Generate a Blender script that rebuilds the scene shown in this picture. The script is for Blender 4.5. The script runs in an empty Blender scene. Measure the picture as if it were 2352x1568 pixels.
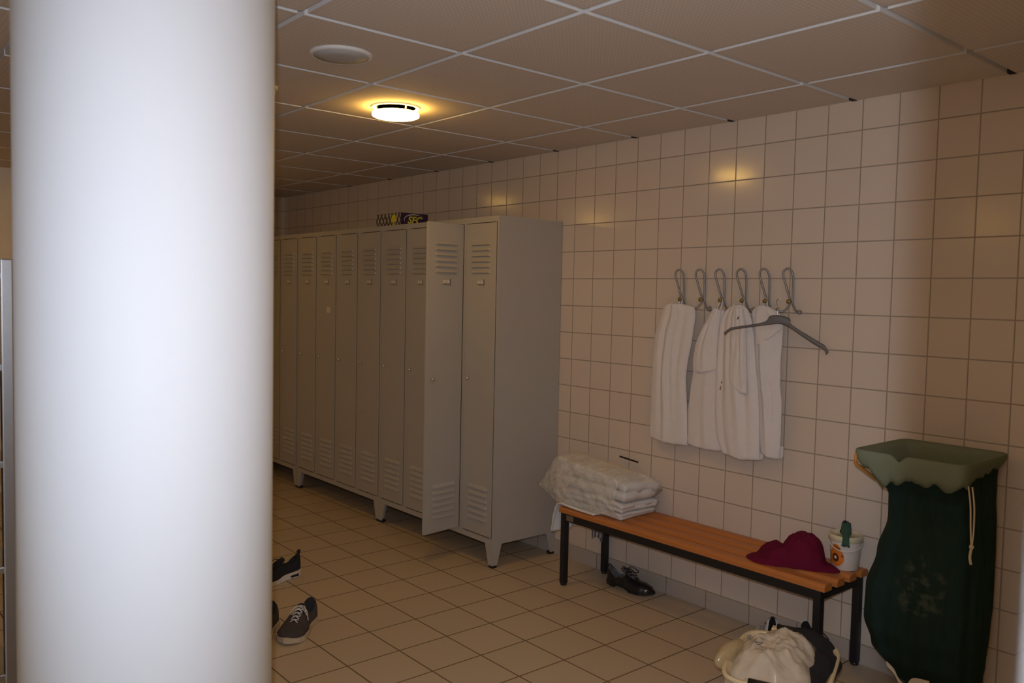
import bpy, bmesh, math, random
from mathutils import Vector, Matrix, noise
random.seed(7)
PI = math.pi
S = bpy.context.scene
COL = S.collection

# ------------------------------------------------------------------ camera
cam = bpy.data.cameras.new('camera'); camo = bpy.data.objects.new('camera', cam); COL.objects.link(camo); S.camera = camo
yaw, pitch, roll = .70272, -.05513, .02117
fw = Vector((math.sin(yaw)*math.cos(pitch), math.cos(yaw)*math.cos(pitch), math.sin(pitch)))
rt = fw.cross(Vector((0, 0, 1))).normalized(); up = rt.cross(fw)
r2 = rt*math.cos(roll) + up*math.sin(roll); u2 = up*math.cos(roll) - rt*math.sin(roll)
CAM = Vector((-3.36782, 0, 1.51434))
camo.matrix_world = Matrix(((r2.x, u2.x, -fw.x, CAM.x), (r2.y, u2.y, -fw.y, CAM.y), (r2.z, u2.z, -fw.z, CAM.z), (0, 0, 0, 1)))
cam.sensor_fit = 'HORIZONTAL'; cam.sensor_width = 36.0; cam.lens = 36.0*1929.372/2352.0
cam.clip_start = .02; cam.clip_end = 60
cam.dof.use_dof = True; cam.dof.focus_distance = 4.3; cam.dof.aperture_fstop = 3.5

# ------------------------------------------------------------------ world, flash, exposure
W = bpy.data.worlds.new('world'); S.world = W; W.use_nodes = True
W.node_tree.nodes['Background'].inputs[0].default_value = (1.0, .62, .30, 1); W.node_tree.nodes['Background'].inputs[1].default_value = .004
S.view_settings.view_transform = 'Standard'; S.view_settings.look = 'None'
S.view_settings.exposure = 0.0; S.view_settings.gamma = 1.0; S.view_settings.use_curve_mapping = False
# the camera's own flash: a little left of the lens, its beam cut off at the right
fl = bpy.data.lights.new('camera_flash', 'SPOT'); flo = bpy.data.objects.new('camera_flash', fl); COL.objects.link(flo)
fl.energy = 79; fl.color = (.965, 1.06, 1.24); fl.shadow_soft_size = .012
fl.spot_size = PI; fl.spot_blend = .055
flo.location = CAM - rt*.022 + up*.09
edge = rt*((2150-1176)/1929.372) + fw; edge.z = 0; edge.normalize()          # last direction the beam reaches
axis = Vector((-edge.y, edge.x, 0))                                          # points left, square to that direction
flo.rotation_euler = axis.to_track_quat('-Z', 'Y').to_euler()
LAMP_COL = (1.0, .57, .11)
LAMP_E = 30.0

# ------------------------------------------------------------------ material helpers
def new_mat(name):
    m = bpy.data.materials.new(name); m.use_nodes = True
    nt = m.node_tree; b = nt.nodes['Principled BSDF']
    return m, nt, b
def nd(nt, t, **k):
    n = nt.nodes.new(t)
    for a, v in k.items():
        setattr(n, a, v)
    return n
def math_n(nt, op, a, b=None, c=None):
    n = nd(nt, 'ShaderNodeMath', operation=op)
    for i, v in enumerate((a, b, c)):
        if v is None: continue
        if isinstance(v, (int, float)): n.inputs[i].default_value = v
        else: nt.links.new(v, n.inputs[i])
    return n.outputs[0]
def mixc(nt, fac, c1, c2):
    n = nd(nt, 'ShaderNodeMix', data_type='RGBA')
    if isinstance(fac, (int, float)): n.inputs[0].default_value = fac
    else: nt.links.new(fac, n.inputs[0])
    for i, c in ((6, c1), (7, c2)):
        if isinstance(c, tuple): n.inputs[i].default_value = c + (1,) if len(c) == 3 else c
        else: nt.links.new(c, n.inputs[i])
    return n.outputs[2]
def plain(name, col, rough=.5, metal=0, var=.06, scale=12, bump=0, bscale=200, spec=.5, sheen=0, coat=0):
    m, nt, b = new_mat(name)
    tc = nd(nt, 'ShaderNodeTexCoord'); nz = nd(nt, 'ShaderNodeTexNoise'); nz.inputs['Scale'].default_value = scale; nz.inputs['Detail'].default_value = 4
    nt.links.new(tc.outputs['Object'], nz.inputs['Vector'])
    c0 = tuple(max(0, x*(1-var)) for x in col); c1 = tuple(min(1, x*(1+var)) for x in col)
    nt.links.new(mixc(nt, nz.outputs['Fac'], c0, c1), b.inputs['Base Color'])
    b.inputs['Roughness'].default_value = rough; b.inputs['Metallic'].default_value = metal
    b.inputs['Specular IOR Level'].default_value = spec
    b.inputs['Sheen Weight'].default_value = sheen; b.inputs['Coat Weight'].default_value = coat
    if bump:
        n2 = nd(nt, 'ShaderNodeTexNoise'); n2.inputs['Scale'].default_value = bscale; n2.inputs['Detail'].default_value = 3
        nt.links.new(tc.outputs['Object'], n2.inputs['Vector'])
        bp = nd(nt, 'ShaderNodeBump'); bp.inputs['Strength'].default_value = bump; bp.inputs['Distance'].default_value = .003
        nt.links.new(n2.outputs['Fac'], bp.inputs['Height']); nt.links.new(bp.outputs[0], b.inputs['Normal'])
    return m
def grid_line(nt, coord, pitch, off, w):
    """1 on a joint of width w, lines at off + k*pitch"""
    t = math_n(nt, 'SUBTRACT', coord, off - pitch*.5)
    f = math_n(nt, 'FRACT', math_n(nt, 'DIVIDE', t, pitch))
    d = math_n(nt, 'MULTIPLY', math_n(nt, 'ABSOLUTE', math_n(nt, 'SUBTRACT', f, .5)), pitch)
    n = nd(nt, 'ShaderNodeMapRange', interpolation_type='SMOOTHSTEP')
    nt.links.new(d, n.inputs[0]); n.inputs[1].default_value = w*.35; n.inputs[2].default_value = w*.65
    n.inputs[3].default_value = 1; n.inputs[4].default_value = 0
    return n.outputs[0]
def tile_mat(name, col, grout, ax_a, pa, oa, ax_b, pb, ob, w, rough, var=.05, speck=0, wb=None, spec=.5, bump=.25):
    m, nt, b = new_mat(name)
    tc = nd(nt, 'ShaderNodeTexCoord'); sx = nd(nt, 'ShaderNodeSeparateXYZ'); nt.links.new(tc.outputs['Object'], sx.inputs[0])
    A = sx.outputs[ax_a]; g = grid_line(nt, A, pa, oa, w)
    ca = math_n(nt, 'FLOOR', math_n(nt, 'DIVIDE', math_n(nt, 'SUBTRACT', A, oa), pa))
    if ax_b is not None:
        B = sx.outputs[ax_b]; g = math_n(nt, 'MAXIMUM', g, grid_line(nt, B, pb, ob, wb or w))
        cb = math_n(nt, 'FLOOR', math_n(nt, 'DIVIDE', math_n(nt, 'SUBTRACT', B, ob), pb))
        idx = math_n(nt, 'ADD', ca, math_n(nt, 'MULTIPLY', cb, 57.31))
    else: idx = ca
    wn = nd(nt, 'ShaderNodeTexWhiteNoise', noise_dimensions='1D'); nt.links.new(idx, wn.inputs['W'])
    nz = nd(nt, 'ShaderNodeTexNoise'); nz.inputs['Scale'].default_value = 90 if speck else 5; nz.inputs['Detail'].default_value = 3
    nt.links.new(tc.outputs['Object'], nz.inputs['Vector'])
    f = math_n(nt, 'ADD', math_n(nt, 'MULTIPLY', wn.outputs['Value'], .6), math_n(nt, 'MULTIPLY', nz.outputs['Fac'], .4))
    base = mixc(nt, f, tuple(x*(1-var) for x in col), tuple(min(1, x*(1+var)) for x in col))
    nt.links.new(mixc(nt, g, base, grout), b.inputs['Base Color'])
    r = nd(nt, 'ShaderNodeMix', data_type='FLOAT'); nt.links.new(g, r.inputs[0]); r.inputs[2].default_value = rough; r.inputs[3].default_value = .9
    nt.links.new(r.outputs[0], b.inputs['Roughness']); b.inputs['Specular IOR Level'].default_value = spec
    bp = nd(nt, 'ShaderNodeBump'); bp.invert = True; bp.inputs['Strength'].default_value = bump; bp.inputs['Distance'].default_value = .002
    nt.links.new(g, bp.inputs['Height']); nt.links.new(bp.outputs[0], b.inputs['Normal'])
    return m
def film_mat(name, tint, alpha):
    m, nt, b = new_mat(name)
    b.inputs['Base Color'].default_value = tint + (1,); b.inputs['Roughness'].default_value = .13
    b.inputs['Specular IOR Level'].default_value = .8
    tc = nd(nt, 'ShaderNodeTexCoord'); nz = nd(nt, 'ShaderNodeTexNoise'); nz.inputs['Scale'].default_value = 14; nz.inputs['Detail'].default_value = 5; nz.inputs['Distortion'].default_value = 1.2
    nt.links.new(tc.outputs['Object'], nz.inputs['Vector'])
    mr = nd(nt, 'ShaderNodeMapRange'); nt.links.new(nz.outputs['Fac'], mr.inputs[0]); mr.inputs[1].default_value = .3; mr.inputs[2].default_value = .7
    mr.inputs[3].default_value = max(0, alpha-.08); mr.inputs[4].default_value = min(1, alpha+.08)
    nt.links.new(mr.outputs[0], b.inputs['Alpha'])
    bp = nd(nt, 'ShaderNodeBump'); bp.inputs['Strength'].default_value = .3; bp.inputs['Distance'].default_value = .006
    nt.links.new(nz.outputs['Fac'], bp.inputs['Height']); nt.links.new(bp.outputs[0], b.inputs['Normal'])
    return m

WT = (.69, .575, .47)
M = {}
M['tile_y'] = tile_mat('cream wall tile', WT, (.36, .285, .22), 'Y', .153, 1.762, 'Z', .153, 2.2264, .0052, .15, .03)
M['tile_x'] = tile_mat('cream wall tile cross', WT, (.36, .285, .22), 'X', .153, 0.0, 'Z', .153, 2.2264, .0052, .15, .03)
M['floor'] = tile_mat('beige floor tile', (.54, .425, .29), (.15, .10, .055), 'X', .2469, -.7188, 'Y', .2469, 3.197, .0065, .42, .04, speck=1)
M['skirt'] = tile_mat('grey beige skirting tile', (.47, .40, .33), (.22, .17, .13), 'Y', .2469, 3.197, None, 0, 0, .0045, .4, .05, speck=1)
M['cream'] = plain('cream painted plaster', (.82, .76, .68), .8)
M['white_paint'] = plain('white gloss paint', (.85, .85, .84), .35, var=.02)
M['column'] = plain('pale blue white column paint', (.80, .835, .88), .62, var=.015, scale=3, bump=.03, bscale=25, spec=.3)
M['locker'] = plain('grey beige locker enamel', (.46, .425, .375), .38, var=.02, scale=60)
M['dark'] = plain('dark gap shade', (.02, .018, .015), .8)  # near-black colour that stands for shade in slits, gaps and open ends
M['black_plastic'] = plain('black plastic', (.012, .011, .011), .4)
M['chrome'] = plain('chrome', (.75, .75, .76), .22, metal=1, var=.02)
M['steel'] = plain('brushed stainless steel', (.55, .56, .58), .3, metal=1, var=.08, scale=30)
M['wire'] = plain('dull grey wire', (.30, .275, .26), .42, metal=.5, var=.05)
M['brass'] = plain('tarnished brass', (.36, .26, .07), .38, metal=.8)
M['wood'] = None
M['black_metal'] = plain('black powder coated metal', (.010, .010, .012), .45, var=.1)
M['terry'] = plain('white terry cloth', (.86, .785, .745), .95, var=.025, scale=25, bump=.9, bscale=420, spec=.1, sheen=.25)
M['terry2'] = plain('white cotton towel', (.84, .80, .76), .95, var=.03, scale=30, bump=.8, bscale=350, spec=.1, sheen=.2)
M['stain'] = plain('brown red stain', (.25, .10, .06), .9)
M['burgundy'] = plain('burgundy cotton', (.13, .006, .028), .9, var=.2, scale=8, bump=.3, bscale=300, spec=.15)
M['green_bag'] = None
M['green_in'] = plain('faded green canvas lining', (.20, .225, .155), .9, var=.08, scale=10, bump=.4, bscale=400, spec=.1)
M['cord'] = plain('cream cotton cord', (.66, .54, .36), .9, bump=.4, bscale=500)
M['tape'] = plain('cream cotton tape', (.66, .58, .46), .9)
M['orange'] = plain('orange varnished rod', (.55, .24, .05), .45)
M['hanger'] = plain('grey plastic', (.13, .115, .105), .5, var=.06)
M['bucket'] = plain('translucent white plastic', (.74, .66, .60), .35, var=.02)
M['lid'] = plain('cream plastic lid', (.70, .62, .42), .35, var=.03)
M['orange_print'] = plain('orange print', (.72, .20, .02), .5, var=.12, scale=40)
M['dark_print'] = plain('dark brown print', (.09, .02, .008), .5)
M['white_print'] = plain('pale print', (.78, .66, .5), .5)
M['green_cloth'] = plain('dark green cloth', (.035, .085, .055), .9, var=.15, scale=40)
M['leaf_dark'] = plain('dark dried stem', (.02, .012, .012), .8)
M['basin'] = plain('cream plastic', (.80, .67, .42), .35, var=.03)
M['film'] = film_mat('clear plastic film', (.92, .88, .82), .30)
M['film_bag'] = film_mat('milky plastic bag', (.86, .75, .60), .62)
M['film_tan'] = film_mat('tan plastic bag', (.66, .50, .27), .66)
M['white_cloth'] = plain('white folded linen', (.84, .78, .73), .9, var=.04, scale=9, spec=.15)
M['black_cloth'] = plain('black cloth', (.012, .010, .012), .92, var=.3, scale=10)
M['black_leather'] = plain('black polished leather', (.014, .012, .012), .22, var=.2)
M['navy_mesh'] = plain('black knit upper', (.014, .014, .020), .85, var=.25, scale=60, bump=.4, bscale=500)
M['white_rubber'] = plain('off white rubber sole', (.72, .66, .60), .55)
M['tan_rubber'] = plain('tan rubber sole', (.55, .44, .29), .6)
M['grey_suede'] = plain('charcoal suede', (.060, .047, .045), .9, var=.2, scale=20, bump=.3, bscale=400)
M['brown_suede'] = plain('dark brown suede', (.050, .036, .027), .9, var=.2, scale=20)
M['lace'] = plain('pale laces', (.66, .60, .52), .8)
M['tan_lace'] = plain('tan laces', (.42, .31, .16), .8)
M['navy'] = plain('navy lining', (.018, .022, .032), .9)
M['orange_tag'] = plain('rust orange trim', (.42, .12, .02), .8)
M['grey_lining'] = plain('grey lining', (.12, .12, .13), .85)
M['white_leather'] = plain('white and grey sport shoe leather', (.60, .60, .58), .5, var=.12, scale=30)
M['silver_grey'] = plain('silver grey overlay', (.38, .40, .42), .4, var=.1)
M['purple'] = plain('dark purple card', (.035, .012, .055), .5)
M['yellow'] = plain('yellow print', (.72, .62, .02), .5)
M['speaker'] = plain('light grey speaker grille', (.52, .50, .48), .6, bump=.4, bscale=700)
M['grey_plate'] = plain('steel maker plate', (.24, .21, .16), .4, metal=.5)
M['label'] = plain('paper label', (.74, .66, .56), .6, var=.05, scale=80)
M['bag_dark'] = plain('dark nylon', (.012, .012, .016), .6, var=.3, scale=20)
M['grout_black'] = M['dark']

def wood_mat():
    m, nt, b = new_mat('oiled beech slat')
    tc = nd(nt, 'ShaderNodeTexCoord'); mp = nd(nt, 'ShaderNodeMapping'); mp.inputs['Scale'].default_value = (60, 2.2, 60)
    nt.links.new(tc.outputs['Object'], mp.inputs[0])
    nz = nd(nt, 'ShaderNodeTexNoise'); nz.inputs['Scale'].default_value = 2.0; nz.inputs['Detail'].default_value = 6; nz.inputs['Distortion'].default_value = .4
    nt.links.new(mp.outputs[0], nz.inputs['Vector'])
    nt.links.new(mixc(nt, nz.outputs['Fac'], (.44, .145, .034), (.58, .21, .056)), b.inputs['Base Color'])
    b.inputs['Roughness'].default_value = .38
    return m
M['wood'] = wood_mat()
def green_mat():
    m, nt, b = new_mat('dark green laundry canvas')
    tc = nd(nt, 'ShaderNodeTexCoord')
    n1 = nd(nt, 'ShaderNodeTexNoise'); n1.inputs['Scale'].default_value = 9; n1.inputs['Detail'].default_value = 6
    mp = nd(nt, 'ShaderNodeMapping'); mp.inputs['Scale'].default_value = (5, 5, 1.2); nt.links.new(tc.outputs['Object'], mp.inputs[0]); nt.links.new(mp.outputs[0], n1.inputs['Vector'])
    base = mixc(nt, n1.outputs['Fac'], (.006, .020, .018), (.016, .040, .030))
    # pale dust marks rubbed into the belly of the bag
    n2 = nd(nt, 'ShaderNodeTexNoise'); n2.inputs['Scale'].default_value = 26; n2.inputs['Detail'].default_value = 5; nt.links.new(tc.outputs['Object'], n2.inputs['Vector'])
    sx = nd(nt, 'ShaderNodeSeparateXYZ'); nt.links.new(tc.outputs['Object'], sx.inputs[0])
    dy = math_n(nt, 'DIVIDE', math_n(nt, 'SUBTRACT', sx.outputs['Y'], 1.29), .10); dz = math_n(nt, 'DIVIDE', math_n(nt, 'SUBTRACT', sx.outputs['Z'], .50), .13)
    d = math_n(nt, 'ADD', math_n(nt, 'MULTIPLY', dy, dy), math_n(nt, 'MULTIPLY', dz, dz))
    bl = math_n(nt, 'MAXIMUM', math_n(nt, 'SUBTRACT', 1.0, d), 0.0)
    k = nd(nt, 'ShaderNodeMapRange'); nt.links.new(n2.outputs['Fac'], k.inputs[0]); k.inputs[1].default_value = .5; k.inputs[2].default_value = .75
    f = math_n(nt, 'MULTIPLY', math_n(nt, 'MULTIPLY', bl, k.outputs[0]), .8)
    nt.links.new(mixc(nt, f, base, (.14, .15, .11)), b.inputs['Base Color'])
    b.inputs['Roughness'].default_value = .8; b.inputs['Specular IOR Level'].default_value = .2
    return m
M['green_bag'] = green_mat()
def ceil_mat():
    m, nt, b = new_mat('perforated ceiling panel')
    tc = nd(nt, 'ShaderNodeTexCoord'); sx = nd(nt, 'ShaderNodeSeparateXYZ'); nt.links.new(tc.outputs['Object'], sx.inputs[0])
    p = .0165
    def cell(o, off):
        f = math_n(nt, 'FRACT', math_n(nt, 'DIVIDE', math_n(nt, 'SUBTRACT', o, off), p)); return math_n(nt, 'SUBTRACT', f, .5)
    cx, cy = cell(sx.outputs['X'], 0), cell(sx.outputs['Y'], 0)
    r = math_n(nt, 'SQRT', math_n(nt, 'ADD', math_n(nt, 'MULTIPLY', cx, cx), math_n(nt, 'MULTIPLY', cy, cy)))
    k = nd(nt, 'ShaderNodeMapRange'); nt.links.new(r, k.inputs[0]); k.inputs[1].default_value = .13; k.inputs[2].default_value = .24; k.inputs[3].default_value = 1; k.inputs[4].default_value = 0
    def inside(o, off):       # keep a plain margin round each 60 cm panel
        f = math_n(nt, 'FRACT', math_n(nt, 'DIVIDE', math_n(nt, 'SUBTRACT', o, off), .6))
        return math_n(nt, 'LESS_THAN', math_n(nt, 'ABSOLUTE', math_n(nt, 'SUBTRACT', f, .5)), .455)
    ins = math_n(nt, 'MULTIPLY', inside(sx.outputs['X'], -.3926), inside(sx.outputs['Y'], 2.3995))
    f = math_n(nt, 'MULTIPLY', k.outputs[0], ins)
    nt.links.new(mixc(nt, f, (.70, .60, .51), (.84, .78, .72)), b.inputs['Base Color'])  # paler dots: white backing in the holes, with flash light put into the colour
    b.inputs['Roughness'].default_value = .85; b.inputs['Specular IOR Level'].default_value = .2
    return m
M['ceil'] = ceil_mat()
M['ceil_edge'] = plain('white panel edge', (.84, .82, .80), .6, var=.02)
def emit(name, col, st):
    m = bpy.data.materials.new(name); m.use_nodes = True; nt = m.node_tree; nt.nodes.clear()
    e = nt.nodes.new('ShaderNodeEmission'); o = nt.nodes.new('ShaderNodeOutputMaterial'); e.inputs[0].default_value = col + (1,); e.inputs[1].default_value = st
    nt.links.new(e.outputs[0], o.inputs[0]); return m
M['glow'] = emit('lit frosted glass', LAMP_COL, LAMP_E)
M['glow_weak'] = emit('lit frosted glass with a weaker bulb', LAMP_COL, LAMP_E*.36)
def knit_mat():
    m, nt, b = new_mat('grey patterned fabric')
    tc = nd(nt, 'ShaderNodeTexCoord'); w = nd(nt, 'ShaderNodeTexWave', wave_type='RINGS'); w.inputs['Scale'].default_value = 22; w.inputs['Distortion'].default_value = 6; w.inputs['Detail'].default_value = 2
    nt.links.new(tc.outputs['Object'], w.inputs['Vector'])
    nt.links.new(mixc(nt, w.outputs['Fac'], (.07, .065, .07), (.50, .46, .43)), b.inputs['Base Color']); b.inputs['Roughness'].default_value = .9
    return m
M['pattern'] = knit_mat()

# ------------------------------------------------------------------ mesh helpers
def obj(name, bm, mats, parent=None, smooth=False, loc=None):
    me = bpy.data.meshes.new(name)
    bmesh.ops.recalc_face_normals(bm, faces=bm.faces)
    bm.to_mesh(me); bm.free()
    for m in (mats if isinstance(mats, (list, tuple)) else [mats]): me.materials.append(m)
    o = bpy.data.objects.new(name, me); COL.objects.link(o)
    if parent: o.parent = parent
    if loc is not None: o.location = loc
    if smooth:
        for p in me.polygons: p.use_smooth = True
    return o
def tag(o, label, cat, group=None, kind=None):
    o['label'] = label; o['category'] = cat
    if group: o['group'] = group
    if kind: o['kind'] = kind
    return o
def thing(name, label, cat, loc=(0, 0, 0), rz=0, group=None):
    o = bpy.data.objects.new(name, None); COL.objects.link(o); o.location = loc; o.rotation_euler = (0, 0, rz); o.empty_display_size = .05
    return tag(o, label, cat, group)
def struct(name, bm, mats, **k):
    o = obj(name, bm, mats, **k); o['kind'] = 'structure'; return o
def dup(root, loc, label, rz=None):
    r = root.copy(); COL.objects.link(r); r.location = loc; r['label'] = label
    if rz is not None: r.rotation_euler = (0, 0, rz)
    for ch in list(root.children):
        c = ch.copy(); COL.objects.link(c); c.parent = r
        for g in list(ch.children):
            d = g.copy(); COL.objects.link(d); d.parent = c
    return r
def box(bm, x0, x1, y0, y1, z0, z1, mi=0, bev=0):
    v = [bm.verts.new((x, y, z)) for x in (x0, x1) for y in (y0, y1) for z in (z0, z1)]
    fs = [bm.faces.new([v[i] for i in q]) for q in ((0, 1, 3, 2), (4, 6, 7, 5), (0, 4, 5, 1), (2, 3, 7, 6), (0, 2, 6, 4), (1, 5, 7, 3))]
    for f in fs: f.material_index = mi
    if bev:
        es = {e for f in fs for e in f.edges}
        r = bmesh.ops.bevel(bm, geom=list(es), offset=bev, segments=2, affect='EDGES', profile=.6)
        for f in r['faces']: f.material_index = mi
    return fs
def loft(bm, rings, close=True, cap0=False, cap1=False, mi=0):
    vs = [[bm.verts.new(p) for p in r] for r in rings]
    n = len(rings[0])
    for a, b in zip(vs, vs[1:]):
        for i in range(n if close else n-1):
            j = (i+1) % n
            f = bm.faces.new((a[i], a[j], b[j], b[i])); f.material_index = mi
    if cap0: bm.faces.new(vs[0]).material_index = mi
    if cap1: bm.faces.new(vs[-1]).material_index = mi
    return vs
def tube(bm, pts, r, seg=8, mi=0, closed=False, radii=None):
    pts = [Vector(p) for p in pts]; n = len(pts); rings = []
    prev = None
    for i, p in enumerate(pts):
        a = pts[(i-1) % n] if (closed or i > 0) else p; b = pts[(i+1) % n] if (closed or i < n-1) else p
        t = (b-a).normalized()
        if prev is None:
            u = t.cross(Vector((0, 0, 1)));
            if u.length < 1e-3: u = t.cross(Vector((1, 0, 0)))
        else: u = prev - t*prev.dot(t)
        u.normalize(); prev = u; w = t.cross(u)
        rr = radii[i] if radii else r
        rings.append([p + (u*math.cos(2*PI*k/seg) + w*math.sin(2*PI*k/seg))*rr for k in range(seg)])
    if closed: rings.append(rings[0])
    loft(bm, rings, True, not closed, not closed, mi)
def spline(pts, n=8):
    """Catmull-Rom through pts"""
    P = [Vector(p) for p in pts]; out = []
    for i in range(len(P)-1):
        p0 = P[max(i-1, 0)]; p1 = P[i]; p2 = P[i+1]; p3 = P[min(i+2, len(P)-1)]
        for k in range(n):
            t = k/n
            out.append(.5*((2*p1) + (p2-p0)*t + (2*p0-5*p1+4*p2-p3)*t*t + (3*p1-p0-3*p2+p3)*t**3))
    out.append(P[-1]); return out
def lathe(bm, prof, seg=32, c=(0, 0, 0), mi=0):
    rings = [[(c[0]+r*math.cos(2*PI*k/seg), c[1]+r*math.sin(2*PI*k/seg), c[2]+z) for k in range(seg)] for r, z in prof]
    loft(bm, rings, True, prof[0][0] > 1e-5, prof[-1][0] > 1e-5, mi)
def interp(tab, t):
    """piecewise smooth table [(t, v...)]"""
    if t <= tab[0][0]: return tab[0][1:]
    for a, b in zip(tab, tab[1:]):
        if t <= b[0]:
            k = (t-a[0])/(b[0]-a[0]); k = k*k*(3-2*k)
            return tuple(x+(y-x)*k for x, y in zip(a[1:], b[1:]))
    return tab[-1][1:]
def nz(x, y, z=0): return noise.noise(Vector((x, y, z)))
def text_mesh(body, size, depth=.001, shear=0, bold=0):
    cu = bpy.data.curves.new('t', 'FONT'); cu.body = body; cu.size = size; cu.extrude = depth; cu.align_x = 'CENTER'; cu.align_y = 'CENTER'; cu.shear = shear; cu.offset = bold
    o = bpy.data.objects.new('t', cu); COL.objects.link(o)
    dg = bpy.context.evaluated_depsgraph_get(); me = bpy.data.meshes.new_from_object(o.evaluated_get(dg))
    bpy.data.objects.remove(o); bpy.data.curves.remove(cu)
    bm = bmesh.new(); bm.from_mesh(me); bpy.data.meshes.remove(me); return bm

# ------------------------------------------------------------------ room shell
CZ = 2.352
YB = 7.20          # back wall
X0, X1, Y0 = -7.6, 1.3, -1.2
bm = bmesh.new(); box(bm, X0, X1, Y0, YB, -.1, 0); struct('floor', bm, M['floor'])
bm = bmesh.new(); box(bm, 0, .12, 1.09, YB, 0, CZ+.12); struct('wall_right', bm, [M['tile_y']])
# the end face of the right wall carries the cross pattern
me = bpy.data.objects['wall_right'].data; me.materials.append(M['tile_x'])
for p in me.polygons:
    if abs(p.normal.y) > .9: p.material_index = 1
bm = bmesh.new(); box(bm, -1.6, 0, YB, YB+.1, 0, CZ+.12); struct('wall_back', bm, M['tile_x'])
bm = bmesh.new(); box(bm, X0, -1.6, 7.02, YB+.1, 0, CZ+.12); struct('wall_back_plaster', bm, M['cream'])
bm = bmesh.new(); box(bm, X0-.1, X0, Y0, YB, 0, CZ+.12); struct('wall_left', bm, M['cream'])
bm = bmesh.new(); box(bm, X0, X1, Y0-.1, Y0, 0, CZ+.12); struct('wall_corridor', bm, M['cream'])
bm = bmesh.new(); box(bm, X1, X1+.1, Y0, YB, 0, CZ+.12); struct('wall_alcove', bm, M['tile_y'])
bm = bmesh.new(); box(bm, .12, X1, 2.2, 2.3, 0, CZ+.12); struct('wall_alcove_end', bm, M['tile_x'])
bm = bmesh.new(); box(bm, -2.94, X1, 0, .10, 0, CZ+.12); box(bm, X0, -3.86, 0, .10, 0, CZ+.12); box(bm, -3.86, -2.94, 0, .10, 2.08, CZ+.12)
struct('wall_front', bm, M['cream'])
bm = bmesh.new()                                     # door frame round the opening the camera stands in
box(bm, -2.98, -2.94, -.02, .124, 0, 2.08, bev=.004); box(bm, -3.86, -3.82, -.02, .124, 0, 2.08, bev=.004); box(bm, -3.82, -2.98, -.02, .124, 2.04, 2.08, bev=.004)
struct('trim_1', bm, M['white_paint'])
bm = bmesh.new(); box(bm, -.008, 0, 1.09, YB, 0, .0844, bev=.002); struct('baseboard_right', bm, M['skirt'])
bm = bmesh.new(); box(bm, -1.6, -.008, YB-.008, YB, 0, .0844); struct('baseboard_back', bm, M['skirt'])

# suspended ceiling: 60 cm panels hung below a grid
bm = bmesh.new()
box(bm, X0, X1, Y0, YB, CZ+.024, CZ+.12, mi=1)
gx = [-.3926 - .6*k for k in range(-3, 13)]; gy = [2.3995 + .6*k for k in range(-7, 9)]
gap = .0115
def clampi(a, b, lo, hi): return max(a, lo), min(b, hi)
for x in gx:
    for y in gy:
        a0, a1 = x-.6+gap, x-gap; b0, b1 = y+gap, y+.6-gap
        for (ra, rb, rc, rd) in ([(-99, -.002, -99, 99)] if True else []):
            pass
        regs = [(X0+.002, -.003, Y0+.002, YB-.004), (.0, X1-.002, Y0+.002, 1.087)]
        for (lx, hx, ly, hy) in regs:
            p0, p1 = clampi(a0, a1, lx, hx); q0, q1 = clampi(b0, b1, ly, hy)
            if lx == 0.0 and p0 < 0: p0 = 0
            if p1-p0 < .02 or q1-q0 < .02: continue
            v = [bm.verts.new(c) for c in ((p0, q0, CZ), (p1, q0, CZ), (p1, q1, CZ), (p0, q1, CZ))]
            w = [bm.verts.new((c.co.x, c.co.y, CZ+.0235)) for c in v]
            f = bm.faces.new(v); f.material_index = 0
            for i in range(4):
                j = (i+1) % 4; g = bm.faces.new((v[i], v[j], w[j], w[i])); g.material_index = 1
            bm.faces.new(w[::-1]).material_index = 0
struct('ceiling', bm, [M['ceil'], M['ceil_edge']])
bm = bmesh.new()                                     # dark blocks paint the shade in the grid channels' open ends at the wall
for k in range(-1, 9):
    y = 2.3995 - .6*2 + .6*k
    if 1.1 < y < YB-.1: box(bm, -.030, -.0005, y-.011, y+.011, CZ-.0015, CZ+.016)
struct('trim_shade', bm, M['dark'])

# ------------------------------------------------------------------ round column
bm = bmesh.new(); lathe(bm, [(.2587, 0), (.2587, CZ+.015)], 96)
col = obj('round_column', bm, M['column'], smooth=True, loc=(-2.785, 1.913, 0))
bm = bmesh.new()
tag(col, 'thick round white painted column standing in the foreground at the left', 'column')
bm.free()

# ------------------------------------------------------------------ ceiling fittings
def downlight(loc, label):
    t = thing('ceiling_downlight', label, 'ceiling light', loc, group='round ceiling downlights')
    bm = bmesh.new(); lathe(bm, [(.098, 0), (.112, -.001), (.112, -.005), (.100, -.007), (.092, -.004), (.092, .010)], 48); obj('trim_ring', bm, M['white_paint'], t, True)
    bm = bmesh.new(); lathe(bm, [(.0, .004), (.09, .004), (.09, .003), (0, .003)], 40); obj('reflector', bm, M['white_paint'], t, True)
    for k in range(3):
        a = 2*PI*k/3 + .5
        bm = bmesh.new(); tube(bm, [(.085*math.cos(a), .085*math.sin(a), 0), (.085*math.cos(a), .085*math.sin(a), -.035)], .004); obj('spacer', bm, M['chrome'], t)
    bm = bmesh.new(); lathe(bm, [(.001, -.024), (.100, -.024), (.106, -.027), (.106, -.040), (.098, -.044), (.001, -.048)], 48); obj('glass_disc', bm, M['glow'], t, True)
    return t
d0 = downlight((-1.2926, 3.2995, CZ), 'lit round downlight with frosted glass disc, the one in view on the ceiling')
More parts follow.
